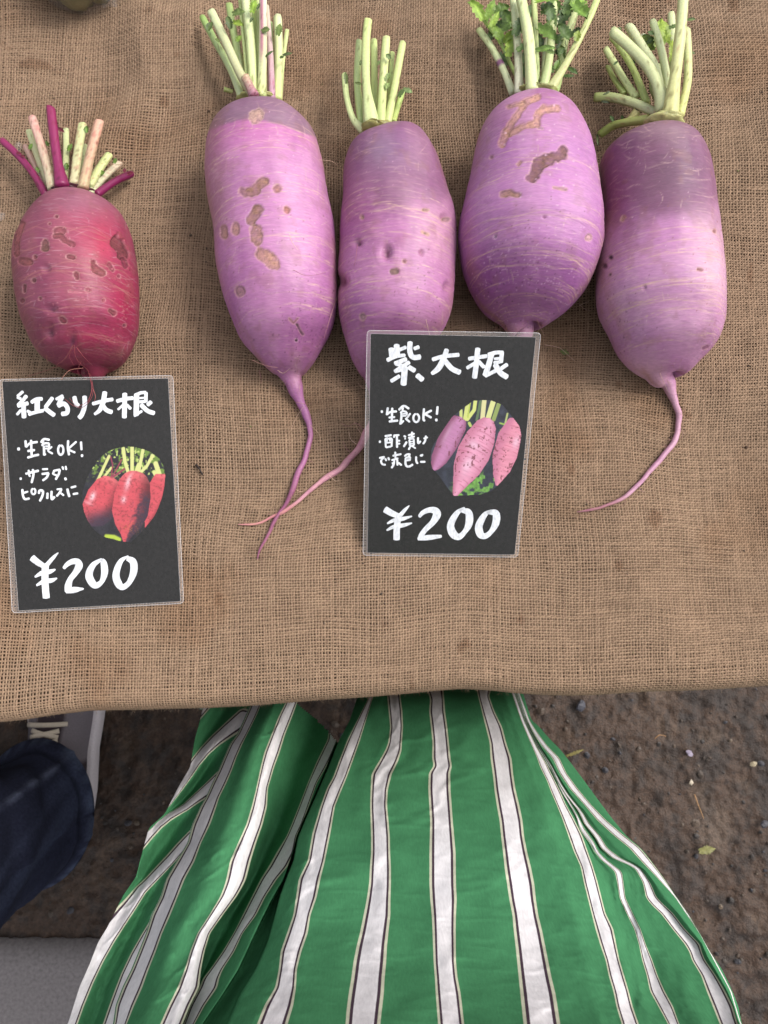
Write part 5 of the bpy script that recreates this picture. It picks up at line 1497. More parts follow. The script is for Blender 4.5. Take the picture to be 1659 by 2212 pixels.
lettering(CL, g3, 8.295, [[(218, 1180), (232, 1320), (275, 1390), (375, 1375)], ([(240, 1265), (345, 1232)], 42), (ring_pts(450, 1232, 42, 58), 42), [(560, 1285), (580, 1212), (660, 1220)], [(652, 1212), (640, 1310), (578, 1440)], ([(742, 1255), (735, 1390)], 50), ([(825, 1215), (830, 1390), (895, 1335)], 50),
     ([(930, 1190), (1045, 1178)], 40), ([(1035, 1178), (990, 1260), (925, 1338)], 46), ([(1000, 1255), (1085, 1320)], 40), ([(1150, 1170), (1170, 1260), (1198, 1350)], 52), ([(1220, 1155), (1340, 1122)], 44), ([(1262, 1288), (1380, 1270)], 44)], 48, 'note_lettering')
g4 = tf(60, 1370, 5.53)
lettering(CL, g4, 5.53, [([(105, 125, 95), (190, 195, 85), (290, 255, 70)], 85), ([(478, 62, 14), (410, 130, 48), (330, 220, 60), (290, 260, 55)], 50), ([(298, 215), (295, 480), (312, 700)], 98), ([(150, 402, 26), (250, 345, 62), (360, 325, 62), (440, 295, 20)], 60), ([(172, 518, 26), (280, 460, 62), (380, 448, 62), (462, 415, 20)], 60),
     ([(548, 285, 42), (600, 225, 62), (680, 185, 78), (745, 195, 92), (762, 250, 105), (710, 345, 82), (645, 430, 76), (615, 520, 96), (610, 615, 88)], 90), ([(575, 600, 50), (690, 578, 84), (830, 562, 20)], 60),
     ([(1085, 150, 36), (960, 235, 76), (902, 370, 104), (945, 480, 104), (1000, 515, 88), (1075, 465, 66), (1116, 340, 96), (1105, 210, 88), (1075, 150, 45)], 90),
     ([(1445, 105, 16), (1335, 190, 70), (1275, 370, 98), (1310, 495, 104), (1370, 540, 80), (1455, 475, 72), (1517, 330, 98), (1510, 190, 98), (1425, 140, 60)], 90)], 90, 'price_lettering', endr=0.25)
gp = tf(200, 1110, 7.541)
picture(CL, gp, [(800, 60), (900, 45), (1050, 60), (1200, 100), (1350, 160), (1500, 280), (1580, 420), (1610, 600), (1590, 800), (1550, 1000), (1480, 1200), (1400, 1370), (1250, 1560), (1100, 1720), (960, 1850), (800, 1840), (600, 1790), (420, 1740), (250, 1600), (150, 1450), (80, 1280), (45, 1080), (55, 880), (130, 650), (220, 480), (350, 290), (500, 160), (650, 90)], paint_red)

# right card
CR = Card('price_card', [(793.7, 715), (1166.4, 719.4), (1117, 1202), (785, 1198)], [0.0735, 0.0715, 0.0022, 0.0022],
          'black laminated card with a photo of purple radishes, leaning on the two middle purple radishes')
build_card(CR, [(793, 713.5), (1168, 719), (1118, 1203), (784, 1199)], [(800.5, 720.5), (1157, 728), (1111.6, 1197.6), (793.5, 1193.4)])
g5 = tf(940, 840, 4.74)
lettering(CR, g5, 4.74, [([(180, 135), (192, 255)], 68), ([(243, 92), (252, 235)], 68), ([(265, 168), (362, 128)], 42), ([(125, 290, 50), (230, 242, 46), (350, 225, 40)], 45), ([(405, 60), (402, 185), (440, 250), (535, 245)], 62), ([(445, 152), (515, 125)], 45),
     ([(368, 268), (215, 330)], 52), ([(225, 330), (320, 350)], 40), ([(402, 305), (320, 355), (215, 425)], 46), ([(215, 420), (380, 375)], 45), ([(380, 362), (468, 415)], 56), ([(340, 380), (325, 588)], 72), ([(285, 468), (172, 538)], 46), ([(478, 455), (560, 525)], 62),
     ([(662, 280), (800, 240), (990, 220)], 48), ([(842, 150, 55), (800, 270, 66), (740, 380, 68), (655, 450, 40)], 66), ([(810, 285), (900, 385), (1005, 435)], 62), ([(1090, 270), (1200, 252), (1322, 235)], 46), ([(1207, 135), (1185, 350), (1165, 505)], 62), ([(1180, 315), (1070, 382)], 42), ([(1210, 295), (1285, 375)], 46),
     ([(1322, 222), (1420, 195), (1515, 195)], 46), ([(1492, 185), (1478, 320)], 50), ([(1372, 205), (1330, 350), (1288, 478)], 66), ([(1395, 270), (1485, 260)], 32), ([(1390, 315), (1475, 305)], 40), ([(1285, 475), (1425, 405)], 45), ([(1405, 325), (1470, 430), (1562, 492)], 66), ([(1560, 330), (1475, 388)], 46)], 60, 'title_lettering')
g6 = tf(930, 1000, 9.217)
lettering(CR, g6, 9.217, [([(228, 265)], 62), [(368, 165), (338, 350)], [(335, 335), (420, 275), (578, 258)], [(467, 172), (455, 475)], ([(378, 402), (535, 388)], 46), [(385, 492), (605, 470)], [(612, 232), (728, 135), (860, 200)], ([(720, 165), (695, 245)], 44), ([(645, 295), (720, 255), (805, 280)], 46), ([(800, 270), (800, 355)], 44),
     [(680, 290), (672, 430), (645, 565)], ([(700, 318), (795, 310)], 34), ([(700, 365), (790, 360)], 34), ([(650, 555), (735, 465)], 44), ([(888, 298), (785, 435)], 46), ([(765, 415), (875, 508)], 48), (ring_pts(1018, 410, 66, 94), 48), [(1197, 185), (1185, 440), (1222, 480)], [(1380, 232), (1200, 325)], [(1210, 315), (1375, 408)], [(1512, 135), (1492, 340)], ([(1482, 455)], 66)], 52, 'note_lettering')
lettering(CR, g6, 9.217, [([(182, 958)], 58), [(290, 832), (460, 803)], ([(305, 880), (322, 1100)], 44), ([(295, 892), (468, 882)], 44), ([(460, 880), (450, 1080)], 46), ([(350, 850), (345, 965)], 36), ([(412, 855), (415, 955)], 36), ([(325, 985), (445, 972)], 36), ([(315, 1090), (445, 1065)], 44), ([(522, 790), (500, 868)], 44), ([(515, 812), (635, 803)], 44), [(572, 810), (578, 1100)], ([(575, 932), (650, 935)], 44), ([(575, 1005), (652, 1000)], 44),
     ([(725, 820), (785, 850)], 46), ([(755, 870), (772, 905)], 40), [(805, 950), (725, 1080)], ([(825, 812), (985, 768)], 44), ([(830, 872), (988, 832)], 44), ([(922, 722), (915, 880)], 44), ([(848, 900), (965, 880)], 40), ([(860, 905), (872, 1060)], 44), ([(962, 880), (966, 1050)], 44), ([(868, 958), (962, 948)], 30), ([(870, 1010), (962, 1000)], 30), ([(870, 1062), (965, 1045)], 40), ([(885, 1065), (838, 1145)], 46), ([(925, 1055), (1010, 1115)], 40),
     ([(1060, 850), (1066, 990), (1125, 935)], 48), ([(1180, 885), (1290, 853)], 40), ([(1240, 812), (1225, 930), (1172, 1015)], 46)], 50, 'note_lettering')
lettering(CR, g6, 9.217, [([(162, 1335), (298, 1303)], 46), ([(288, 1305), (212, 1390), (235, 1470), (318, 1492)], 46), ([(300, 1335), (335, 1402)], 46), ([(368, 1315), (402, 1385)], 46), ([(470, 1285), (680, 1240)], 46), ([(535, 1185), (540, 1345)], 46), ([(445, 1385), (610, 1338)], 44), ([(512, 1365), (500, 1480), (445, 1568)], 48), ([(580, 1345), (587, 1510)], 46), ([(465, 1430), (495, 1520)], 34), ([(605, 1435), (688, 1505)], 44),
     ([(742, 1298), (805, 1250), (890, 1245)], 44), ([(882, 1245), (830, 1315)], 40), ([(780, 1315), (770, 1450), (800, 1520), (865, 1525), (948, 1475)], 50), ([(775, 1322), (890, 1300)], 40), ([(880, 1295), (870, 1400)], 44), ([(780, 1392), (875, 1380)], 36), ([(830, 1310), (830, 1385)], 30), ([(1015, 1290), (1020, 1400), (1055, 1468)], 48), ([(1102, 1282), (1180, 1255)], 46), ([(1150, 1270), (1138, 1300)], 40), ([(1105, 1420), (1232, 1420)], 50)], 50, 'note_lettering')
g7 = tf(940, 1250, 5.027)
lettering(CR, g7, 5.027, [([(105, 110, 84), (200, 165, 78), (300, 205, 60)], 80), ([(420, 66, 12), (365, 120, 42), (300, 195, 52), (270, 225, 40)], 46), ([(282, 185), (262, 350), (258, 505)], 80), ([(138, 295, 22), (220, 255, 46), (330, 235, 50), (455, 200, 16)], 50), ([(132, 380, 22), (220, 335, 46), (340, 315, 50), (455, 286, 16)], 50),
     ([(538, 212, 38), (590, 155, 56), (680, 122, 70), (745, 135, 92), (765, 180, 102), (715, 275, 76), (620, 370, 64), (570, 440, 66), (555, 485, 60)], 70), ([(520, 485, 40), (650, 470, 66), (828, 452, 36)], 50),
     ([(1115, 88, 16), (1015, 165, 66), (938, 310, 90), (968, 420, 102), (1040, 460, 80), (1115, 395, 62), (1168, 290, 92), (1160, 155, 88), (1055, 125, 40)], 80), ([(1455, 120, 16), (1365, 185, 66), (1294, 320, 94), (1310, 425, 94), (1370, 450, 72), (1445, 395, 62), (1506, 280, 92), (1502, 165, 88), (1395, 150, 40)], 80)], 80, 'price_lettering', endr=0.25)
gq = tf(1060, 990, 6.381)
picture(CR, gq, [(790, 70), (1060, 65), (1250, 140), (1400, 320), (1520, 480), (1550, 620), (1530, 760), (1480, 980), (1370, 1210), (1200, 1400), (1080, 1510), (900, 1570), (480, 1590), (380, 1470), (240, 1270), (130, 1150), (100, 1010), (120, 850), (160, 760), (330, 500), (450, 330), (600, 210)], paint_purple)

# ------------------------------------------------------------------ the photographer's skirt
def t2(x, y): return 129.6 + x * 0.39064, 1469 + y * 0.39064
def t3(x, y): return 734.5 + x * 0.33856, 1469 + y * 0.33856
def t4(x, y): return 1123.3 + x * 0.33588, 1469 + y * 0.33588


def skirt_mesh():
    ROWS = np.linspace(1452, 2340, 270)
    zf = np.interp(ROWS, [1452, 1466, 1480, 1500, 1540, 1604, 1672, 1750, 1875, 2078, 2212, 2340], [0.08, 0.30, 0.43, 0.485, 0.525, 0.562, 0.598, 0.635, 0.69, 0.77, 0.83, 0.885])
    k5 = np.hanning(27)[1:-1]; k5 /= k5.sum()
    zp = np.concatenate([2 * zf[0] - zf[12:0:-1], zf, 2 * zf[-1] - zf[-2:-14:-1]])
    zf = np.maximum(np.convolve(zp, k5, 'valid'), 0.05)
    tb = depth_of(ROWS, zf)
    v = (ROWS - ROWS[0]) / (ROWS[-1] - ROWS[0])

    def colx(g, pts):
        q = np.array([g(*p) for p in pts]); q = q[np.argsort(q[:, 1])]
        x = np.interp(ROWS, q[:, 1], q[:, 0])
        lo = ROWS < q[0, 1]; hi = ROWS > q[-1, 1]
        s0 = (q[1, 0] - q[0, 0]) / (q[1, 1] - q[0, 1]); j = max(len(q) - 4, 0)
        s1 = (q[-1, 0] - q[j, 0]) / (q[-1, 1] - q[j, 1])
        x[lo] = q[0, 0] + np.clip(s0, -1.2, 1.2) * (ROWS[lo] - q[0, 1]); x[hi] = q[-1, 0] + s1 * (ROWS[hi] - q[-1, 1])
        kk = np.array([1, 2, 3, 2, 1]) / 9.0
        return np.convolve(np.pad(x, 2, mode='edge'), kk, 'valid')

    def LR(g, rows):
        return colx(g, [(r[1], r[0]) for r in rows]), colx(g, [(r[2], r[0]) for r in rows])
    BL, BR = LR(t2, [(130, 1060, 1115), (200, 1030, 1085), (300, 985, 1035), (350, 945, 1010), (430, 910, 975), (500, 880, 950), (570, 845, 920), (650, 810, 880), (700, 780, 865), (800, 735, 830), (900, 710, 780), (1000, 650, 745), (1100, 590, 690), (1200, 560, 650), (1300, 510, 610), (1400, 480, 565), (1500, 440, 530), (1600, 400, 490), (1700, 350, 455), (1800, 312, 410), (1900, 300, 370)])
    CLx, CRx = LR(t2, [(130, 1245, 1310), (200, 1210, 1285), (300, 1170, 1245), (400, 1130, 1215), (480, 1110, 1185), (600, 1085, 1150), (700, 1060, 1145), (800, 1030, 1120), (900, 985, 1085), (1000, 940, 1055), (1100, 920, 1030), (1150, 905, 1005), (1200, 885, 975), (1300, 825, 900), (1400, 760, 830), (1500, 720, 800), (1600, 690, 780), (1700, 650, 770), (1800, 600, 720), (1900, 555, 680)])
    EL, ER = LR(t2, [(150, 1500, 1560), (330, 1480, 1540), (450, 1420, 1490), (570, 1370, 1420), (700, 1320, 1375), (800, 1280, 1340), (860, 1255, 1310), (950, 1200, 1300), (1030, 1155, 1260), (1100, 1110, 1200), (1200, 1060, 1135), (1300, 1010, 1085), (1400, 960, 1010), (1500, 900, 965), (1600, 830, 900), (1650, 790, 880), (1700, 770, 870), (1800, 720, 800), (1900, 685, 745)])
    PL = colx(t2, [(1640, 110), (1600, 230), (1545, 330), (1480, 500), (1370, 750), (1320, 870), (1295, 1000), (1262, 1080), (1220, 1200), (1190, 1320), (1155, 1450), (1090, 1600), (1000, 1750), (950, 1870)])
    CRE = colx(t2, [(1590, 230), (1535, 330), (1465, 500), (1360, 750), (1310, 870), (1270, 1000), (1235, 1100), (1160, 1230), (1110, 1330), (1040, 1480), (985, 1600), (890, 1750), (800, 1880)])
    S = [LR(t2, [(230, 1640, 1690), (330, 1590, 1660), (430, 1550, 1625), (540, 1510, 1585), (600, 1475, 1560), (700, 1440, 1520), (850, 1395, 1495), (1000, 1370, 1465), (1100, 1320, 1440), (1200, 1305, 1420), (1300, 1290, 1385), (1400, 1255, 1370), (1500, 1220, 1335), (1600, 1210, 1310), (1700, 1190, 1305), (1800, 1130, 1290), (1900, 1090, 1260)]),
         LR(t3, [(100, 300, 385), (200, 310, 398), (300, 320, 402), (400, 308, 395), (450, 288, 393), (520, 248, 370), (600, 200, 330), (700, 195, 305), (800, 192, 300), (900, 195, 310), (1000, 198, 318), (1100, 198, 320), (1200, 190, 325), (1300, 185, 325), (1400, 170, 322), (1500, 150, 322), (1600, 130, 310), (1700, 105, 300), (1800, 85, 295), (1900, 72, 285), (2000, 55, 280), (2100, 42, 268), (2190, 35, 258)]),
         LR(t3, [(60, 552, 660), (120, 575, 665), (200, 568, 670), (300, 580, 685), (400, 590, 695), (500, 587, 705), (550, 598, 715), (590, 566, 703), (700, 563, 705), (900, 575, 720), (1100, 570, 738), (1300, 570, 740), (1400, 575, 745), (1500, 585, 740), (1600, 590, 738), (1800, 597, 740), (1900, 605, 750), (2000, 610, 770), (2190, 625, 792)]),
         LR(t3, [(50, 868, 970), (100, 880, 950), (200, 905, 985), (300, 930, 1035), (400, 955, 1060), (500, 960, 1095), (600, 975, 1105), (700, 985, 1120), (800, 1000, 1145), (900, 1018, 1165), (1000, 1028, 1175), (1100, 1040, 1195), (1200, 1050, 1220), (1300, 1065, 1240), (1400, 1080, 1250), (1500, 1100, 1265), (1600, 1108, 1290), (1700, 1120, 1310), (1800, 1130, 1330), (1900, 1140, 1350), (2000, 1150, 1375), (2190, 1170, 1405)]),
         LR(t4, [(150, -30, -12), (260, 8, 26), (350, 45, 68), (440, 85, 112), (500, 110, 165), (560, 130, 180), (650, 175, 225), (720, 200, 260), (800, 235, 295), (900, 275, 350), (1000, 310, 400), (1100, 345, 435), (1200, 390, 470), (1300, 410, 500), (1400, 435, 525), (1500, 460, 550), (1600, 485, 600), (1700, 515, 620), (1800, 550, 640), (1900, 570, 670), (2000, 600, 700), (2100, 620, 725), (2200, 650, 760)]),
         LR(t4, [(150, -8, -2), (260, 30, 36), (440, 116, 122), (560, 186, 194), (640, 230, 238), (720, 268, 280), (790, 310, 322), (880, 362, 374), (950, 380, 410), (1000, 410, 445), (1050, 450, 480), (1100, 475, 500), (1150, 515, 548), (1200, 575, 612), (1230, 610, 655), (1300, 625, 665), (1400, 640, 677), (1500, 685, 725), (1600, 735, 775), (1700, 765, 808), (1800, 785, 850), (1900, 815, 885), (2000, 835, 930), (2100, 890, 985), (2200, 945, 1020)]),
         LR(t4, [(150, 0, 6), (260, 38, 44), (440, 126, 134), (560, 200, 210), (660, 246, 262), (740, 296, 312), (790, 335, 352), (850, 380, 402), (930, 415, 450), (1000, 475, 512), (1080, 520, 560), (1150, 600, 652), (1180, 680, 722), (1210, 740, 775), (1300, 790, 835), (1400, 810, 880), (1450, 850, 930), (1500, 905, 985), (1600, 980, 1060), (1700, 1060, 1158), (1750, 1090, 1170), (1800, 1105, 1190), (1900, 1165, 1260), (2000, 1200, 1320), (2100, 1240, 1370), (2200, 1280, 1398)]),
         LR(t4, [(150, 8, 22), (260, 46, 62), (290, 60, 80), (360, 96, 128), (430, 146, 180), (500, 208, 252), (600, 256, 298), (700, 322, 372), (800, 412, 455), (900, 495, 552), (1000, 604, 668), (1080, 704, 772), (1160, 775, 838), (1260, 872, 914), (1340, 945, 968), (1400, 1000, 1012), (1640, 1160, 1168), (2000, 1352, 1360), (2200, 1412, 1418)])]
    RS = colx(t4, [(40, 150), (75, 262), (110, 285), (185, 372), (255, 442), (332, 540), (422, 660), (502, 770), (592, 890), (682, 1000), (782, 1085), (845, 1165), (922, 1270), (1003, 1390), (1092, 1520), (1163, 1640), (1224, 1750), (1292, 1850), (1343, 1950), (1378, 2030), (1404, 2100), (1424, 2200)])
    LS = colx(t2, [(800, 130), (790, 160), (745, 330), (720, 480), (650, 600), (580, 740), (490, 820), (455, 950), (420, 1090), (350, 1190), (260, 1370), (210, 1450), (160, 1580), (110, 1690), (50, 1880)])
    hw = 0.19
    cols = []          # x, depth factor at top and bottom, stripe coordinate

    def put(x, ka, kb, s): cols.append((x, ka + (kb - ka) * sst(0, 1, v), s))
    put(BL, 1.035, 1.22, -hw); put(BR, 1.0, 1.165, hw); put((BR + CLx) / 2, 0.975, 1.125, 0.5); put(CLx, 0.98, 1.12, 1 - hw); put((CLx + CRx) / 2, 0.985, 1.12, 1.0); put(CRx, 1.01, 1.15, 1 + hw)
    put(CRx - 10 - 8 * v, 1.05, 1.20, 1.34)
    put(CRx * 0.55 + EL * 0.45, 1.11, 1.25, 1.65); put(EL, 1.08, 1.20, 2 - hw); put(ER, 1.06, 1.165, 2 + hw)
    put(np.minimum(CRE, PL - 6), 1.04, 1.10, 2.42); put(np.minimum(CRE, PL - 6) + 3, 1.08, 1.17, 2.5)
    put(PL - 8 * v, 1.07, 1.15, 2.56); put(PL, 1.03, 1.075, 2.62)
    ka = [(1.012, 1.03), (1.0, 1.0), (0.99, 0.985), (0.99, 0.985), (1.012, 1.01), (1.04, 1.045), (1.05, 1.065), (1.06, 1.10)]
    kb = [(1.005, 1.015), (0.995, 0.99), (0.99, 0.985), (0.995, 0.99), (1.02, 1.02), (1.04, 1.05), (1.05, 1.075), (1.065, 1.11)]
    for i, ((l, r), a, b) in enumerate(zip(S, ka, kb)):
        put(l, a[0], a[1], 3 + i - hw); put(r, b[0], b[1], 3 + i + hw)
        if i == 3: put(r * 0.4 + S[4][0] * 0.6, 0.998, 0.995, 6.5)
        if i == 4: put(r * 0.5 + S[5][0] * 0.5, 1.05, 1.03, 7.5)
        if i == 5: put(r * 0.5 + S[6][0] * 0.5, 1.065, 1.045, 8.5)
        if i == 6: put(r * 0.5 + S[7][0] * 0.5, 1.05, 1.06, 9.5)
    put(RS, 1.085, 1.15, 10.5)
    X = np.stack([c[0] for c in cols], 1); K = np.stack([c[1] for c in cols], 1); Sv = np.array([c[2] for c in cols])
    for j in range(X.shape[1] - 1, 14, -1):
        X[:, j - 1] = np.minimum(X[:, j - 1], X[:, j] - 0.6)
    TT = K * tb[:, None]
    # dense in u
    nsub = 9
    idx = np.arange(X.shape[1]); q = np.linspace(0, idx[-1], idx[-1] * nsub + 1)
    i = np.clip(q.astype(int), 0, idx[-1] - 1); f = q - i

    def cub(A):
        m = np.gradient(A, axis=1) * 0.75
        return ((2 * f**3 - 3 * f**2 + 1) * A[:, i] + (f**3 - 2 * f**2 + f) * m[:, i] + (-2 * f**3 + 3 * f**2) * A[:, i + 1] + (f**3 - f**2) * m[:, i + 1])
    Xd = X[:, i] * (1 - f) + X[:, i + 1] * f; Td = cub(TT); Sd = np.broadcast_to((Sv[i] * (1 - f) + Sv[i + 1] * f)[None], Xd.shape)
    # left, wind-blown part: stripes run across it
    nl = 40
    fl = np.linspace(0, 1, nl, endpoint=False)
    XL = LS[:, None] * (1 - fl) + X[:, :1] * fl
    YL = np.broadcast_to(ROWS[:, None], XL.shape)
    lines = [[t2(*p) for p in L] for L in (
        [(860, 60), (790, 150), (700, 260), (600, 400)],
        [(1010, 200), (930, 268), (860, 330), (800, 392), (750, 455), (705, 530), (660, 600), (600, 690), (500, 800)],
        [(900, 520), (830, 582), (760, 640), (690, 698), (600, 745), (540, 790), (485, 850), (430, 920), (380, 1000)],
        [(760, 830), (690, 910), (620, 990), (530, 1080), (450, 1160), (400, 1240), (340, 1330), (280, 1420), (210, 1540), (150, 1660), (95, 1790), (60, 1890), (20, 2000), (-40, 2150)],
        [(860, 850), (790, 960), (700, 1080), (590, 1230), (545, 1310), (480, 1420), (420, 1530), (370, 1640), (320, 1780), (280, 1900), (220, 2050), (160, 2200)])]

    def signed(P, x, y):
        P = np.array(P); best = np.full(x.shape, 1e9); sg = np.zeros(x.shape)
        for a, b in zip(P[:-1], P[1:]):
            d = b - a; L2 = d @ d
            t = np.clip(((x - a[0]) * d[0] + (y - a[1]) * d[1]) / L2, 0, 1)
            dd = np.hypot(x - a[0] - t * d[0], y - a[1] - t * d[1])
            cr = d[0] * (y - a[1]) - d[1] * (x - a[0])
            m = dd < best; best = np.where(m, dd, best); sg = np.where(m, np.sign(cr), sg)
        return best * -sg       # positive: below/right of the line
    ds = [signed(L, XL, YL) for L in lines]
    SL = np.full(XL.shape, -5.5)
    for k in range(len(ds) - 1):
        m = (ds[k] >= 0) & (ds[k + 1] < 0)
        SL = np.where(m, -5 + k + ds[k] / (ds[k] - ds[k + 1] + 1e-6), SL)
    SL = np.where(ds[-1] >= 0, -1 + np.clip(ds[-1] / 40.0, 0, 0.62), SL)
    KL = (1.06 + (1.25 - 1.06) * v)[:, None] * (1 - fl) + K[:, :1] * fl
    KL = KL + 0.045 * np.sin(fl * math.pi)[None] * (0.4 + 0.6 * v)[:, None] - 0.022 * np.cos(2 * math.pi * (SL - 0.1)) * np.sin(np.clip(fl * 1.1, 0, 1) * math.pi)[None]
    # smooth the fold field
    for _ in range(10):
        KL[1:-1, 1:-1] = (KL[1:-1, 1:-1] * 4 + KL[:-2, 1:-1] + KL[2:, 1:-1] + KL[1:-1, :-2] + KL[1:-1, 2:]) / 8
    TL = KL * tb[:, None]
    Xa = np.concatenate([XL, Xd], 1); Ta = np.concatenate([TL, Td], 1); Sa = np.concatenate([SL, Sd], 1)
    Ya = np.broadcast_to(ROWS[:, None], Xa.shape)
    # creases and crumples of soft linen
    un = np.linspace(0, 30, Xa.shape[1])[None]
    Ta = Ta + 0.0035 * (fbm(un * 1.3, Ya * 0.012, 801, 3) - 0.5) * 1.6 + 0.0009 * (fbm(un * 1.6 + Ya * 0.02, Ya * 0.022, 811, 3) - 0.5)
    Ta = Ta + 0.0020 * (fbm(Sa * 2.2, Ya * 0.006, 821, 2) - 0.5)
    crs = np.abs(fbm(un * 0.75 + Ya * 0.004, Ya * 0.014 + un * 0.25, 831, 3) - 0.5)
    Ta = Ta - 0.0022 * np.exp(-(crs / 0.045) ** 2) * sst(0.35, 0.6, vn(un * 0.35, Ya * 0.008, 835)) * (1 - sst(18.5, 21, un)) * 0.7
    cr2 = np.abs(fbm(un * 1.5 - Ya * 0.02, Ya * 0.035, 837, 2) - 0.5)
    Ta = Ta - 0.0005 * np.exp(-(cr2 / 0.05) ** 2)
    Ta = np.minimum(Ta, depth_of(Ya, 0.03))
    V = bpt(Xa, Ya, Ta)
    # back half of the skirt, out of the picture
    a0, a1 = V[:, -1], V[:, 0]
    nb = 26
    th = np.linspace(0, 1, nb + 2)[1:-1]
    Bk = a0[:, None] * (1 - th)[None, :, None] + a1[:, None] * th[None, :, None]
    Bk[..., 1] -= (0.20 + 0.08 * (1 - v))[:, None] * np.sin(th * math.pi)[None] * (1 + 0.08 * np.cos(th * 40)[None])
    eye = np.array([0, 0, ZC])
    Bk = eye + (Bk - eye) * (1 + 0.34 * np.sin(th * math.pi) ** 0.4)[None, :, None]
    Bk[..., 2] = np.maximum(Bk[..., 2], 0.05)
    V = np.concatenate([V, Bk], 1)
    Sa = np.concatenate([Sa, np.broadcast_to((11 + th * 9)[None], Bk.shape[:2])], 1)
    # gathered up to the waistband above the picture
    wc = np.array([-0.005, -0.40, 1.005])
    last = V[-1]
    an = np.arctan2(last[:, 1] - wc[1], last[:, 0] - wc[0])
    pl = 1 + 0.03 * np.cos(an * 30)
    band = np.stack([wc[0] + 0.150 * np.cos(an) * pl, wc[1] + 0.118 * np.sin(an) * pl, np.full_like(an, wc[2])], -1)
    up_ = []
    for f in np.linspace(0, 1, 15)[1:]:
        q = last * (1 - f) + band * f
        q[:, 2] = last[:, 2] * (1 - f) + wc[2] * f
        up_.append(q)
    up_.append(band + np.array([0, 0, 0.03]))
    V = np.concatenate([V, np.array(up_)], 0)
    Sa = np.concatenate([Sa, np.repeat(Sa[-1:], len(up_), 0)], 0)
    green = lin((62, 140, 84)); white = lin((214, 212, 214)); edgew = lin((206, 206, 186)); dark = lin((88, 72, 84))
    c = np.broadcast_to(green, V.shape).copy()
    hue = fbm(Sa * 3, V[..., 2] * 20, 841, 3)
    c = c * (0.88 + 0.24 * hue)[..., None]
    return V, Sa, c


def linen_stripes(m):
    nt = m.node_tree; N = nt.nodes; L = nt.links; b = N['Principled BSDF']
    at = N.new('ShaderNodeAttribute'); at.attribute_name = 'stripe'
    rd = N.new('ShaderNodeMath'); rd.operation = 'ROUND'; L.new(at.outputs['Fac'], rd.inputs[0])
    sb = N.new('ShaderNodeMath'); sb.operation = 'SUBTRACT'; L.new(at.outputs['Fac'], sb.inputs[0]); L.new(rd.outputs[0], sb.inputs[1])
    ab = N.new('ShaderNodeMath'); ab.operation = 'ABSOLUTE'; L.new(sb.outputs[0], ab.inputs[0])
    cr = N.new('ShaderNodeValToRGB'); cr.color_ramp.interpolation = 'LINEAR'
    W = (*lin((214, 210, 212)), 1); Dk = (*lin((70, 56, 66)), 1); Ew = (*lin((188, 188, 166)), 1); G = (*lin((66, 122, 84)), 1)
    st = [(0.0, W), (0.116, W), (0.121, Dk), (0.151, Dk), (0.156, Ew), (0.186, Ew), (0.192, G), (1.0, G)]
    e = cr.color_ramp.elements
    e[0].position, e[0].color = st[0]; e[1].position, e[1].color = st[-1]
    for p, c in st[1:-1]:
        q = e.new(p); q.color = c
    L.new(ab.outputs[0], cr.inputs[0])
    # linen slubs: fine streaks of lighter and darker yarn
    tc = N.new('ShaderNodeTexCoord')
    mp = N.new('ShaderNodeMapping'); mp.inputs['Scale'].default_value = (1, 0.25, 0.25); L.new(tc.outputs['Object'], mp.inputs[0])
    n1 = N.new('ShaderNodeTexNoise'); n1.inputs['Scale'].default_value = 900; n1.inputs['Detail'].default_value = 3; L.new(mp.outputs[0], n1.inputs[0])
    n2 = N.new('ShaderNodeTexNoise'); n2.inputs['Scale'].default_value = 45; n2.inputs['Detail'].default_value = 5; L.new(tc.outputs['Object'], n2.inputs[0])
    ad = N.new('ShaderNodeMath'); ad.operation = 'ADD'; L.new(n1.outputs[0], ad.inputs[0]); L.new(n2.outputs[0], ad.inputs[1])
    mr = N.new('ShaderNodeMapRange'); mr.inputs[1].default_value = 0.6; mr.inputs[2].default_value = 1.4; mr.inputs[3].default_value = 0.84; mr.inputs[4].default_value = 1.16
    L.new(ad.outputs[0], mr.inputs[0])
    mx = N.new('ShaderNodeVectorMath'); mx.operation = 'MULTIPLY'; L.new(cr.outputs[0], mx.inputs[0]); L.new(mr.outputs[0], mx.inputs[1])
    L.new(mx.outputs[0], b.inputs['Base Color'])


linen_stripes(M_LINEN)


def skin_body(name, joints, edges, radii, label, parts_mat=M_BODY):
    me = bpy.data.meshes.new(name)
    me.from_pydata(joints, edges, [])
    o = bpy.data.objects.new(name, me); COL.objects.link(o)
    me.materials.append(parts_mat)
    sk = o.modifiers.new('skin', 'SKIN')
    if not me.skin_vertices:
        bpy.context.view_layer.objects.active = o
    for k, r in enumerate(radii):
        me.skin_vertices[0].data[k].radius = (r, r)
    me.skin_vertices[0].data[0].use_root = True
    sb = o.modifiers.new('smooth', 'SUBSURF'); sb.levels = 2; sb.render_levels = 2
    tag(o, label, 'person')
    return o


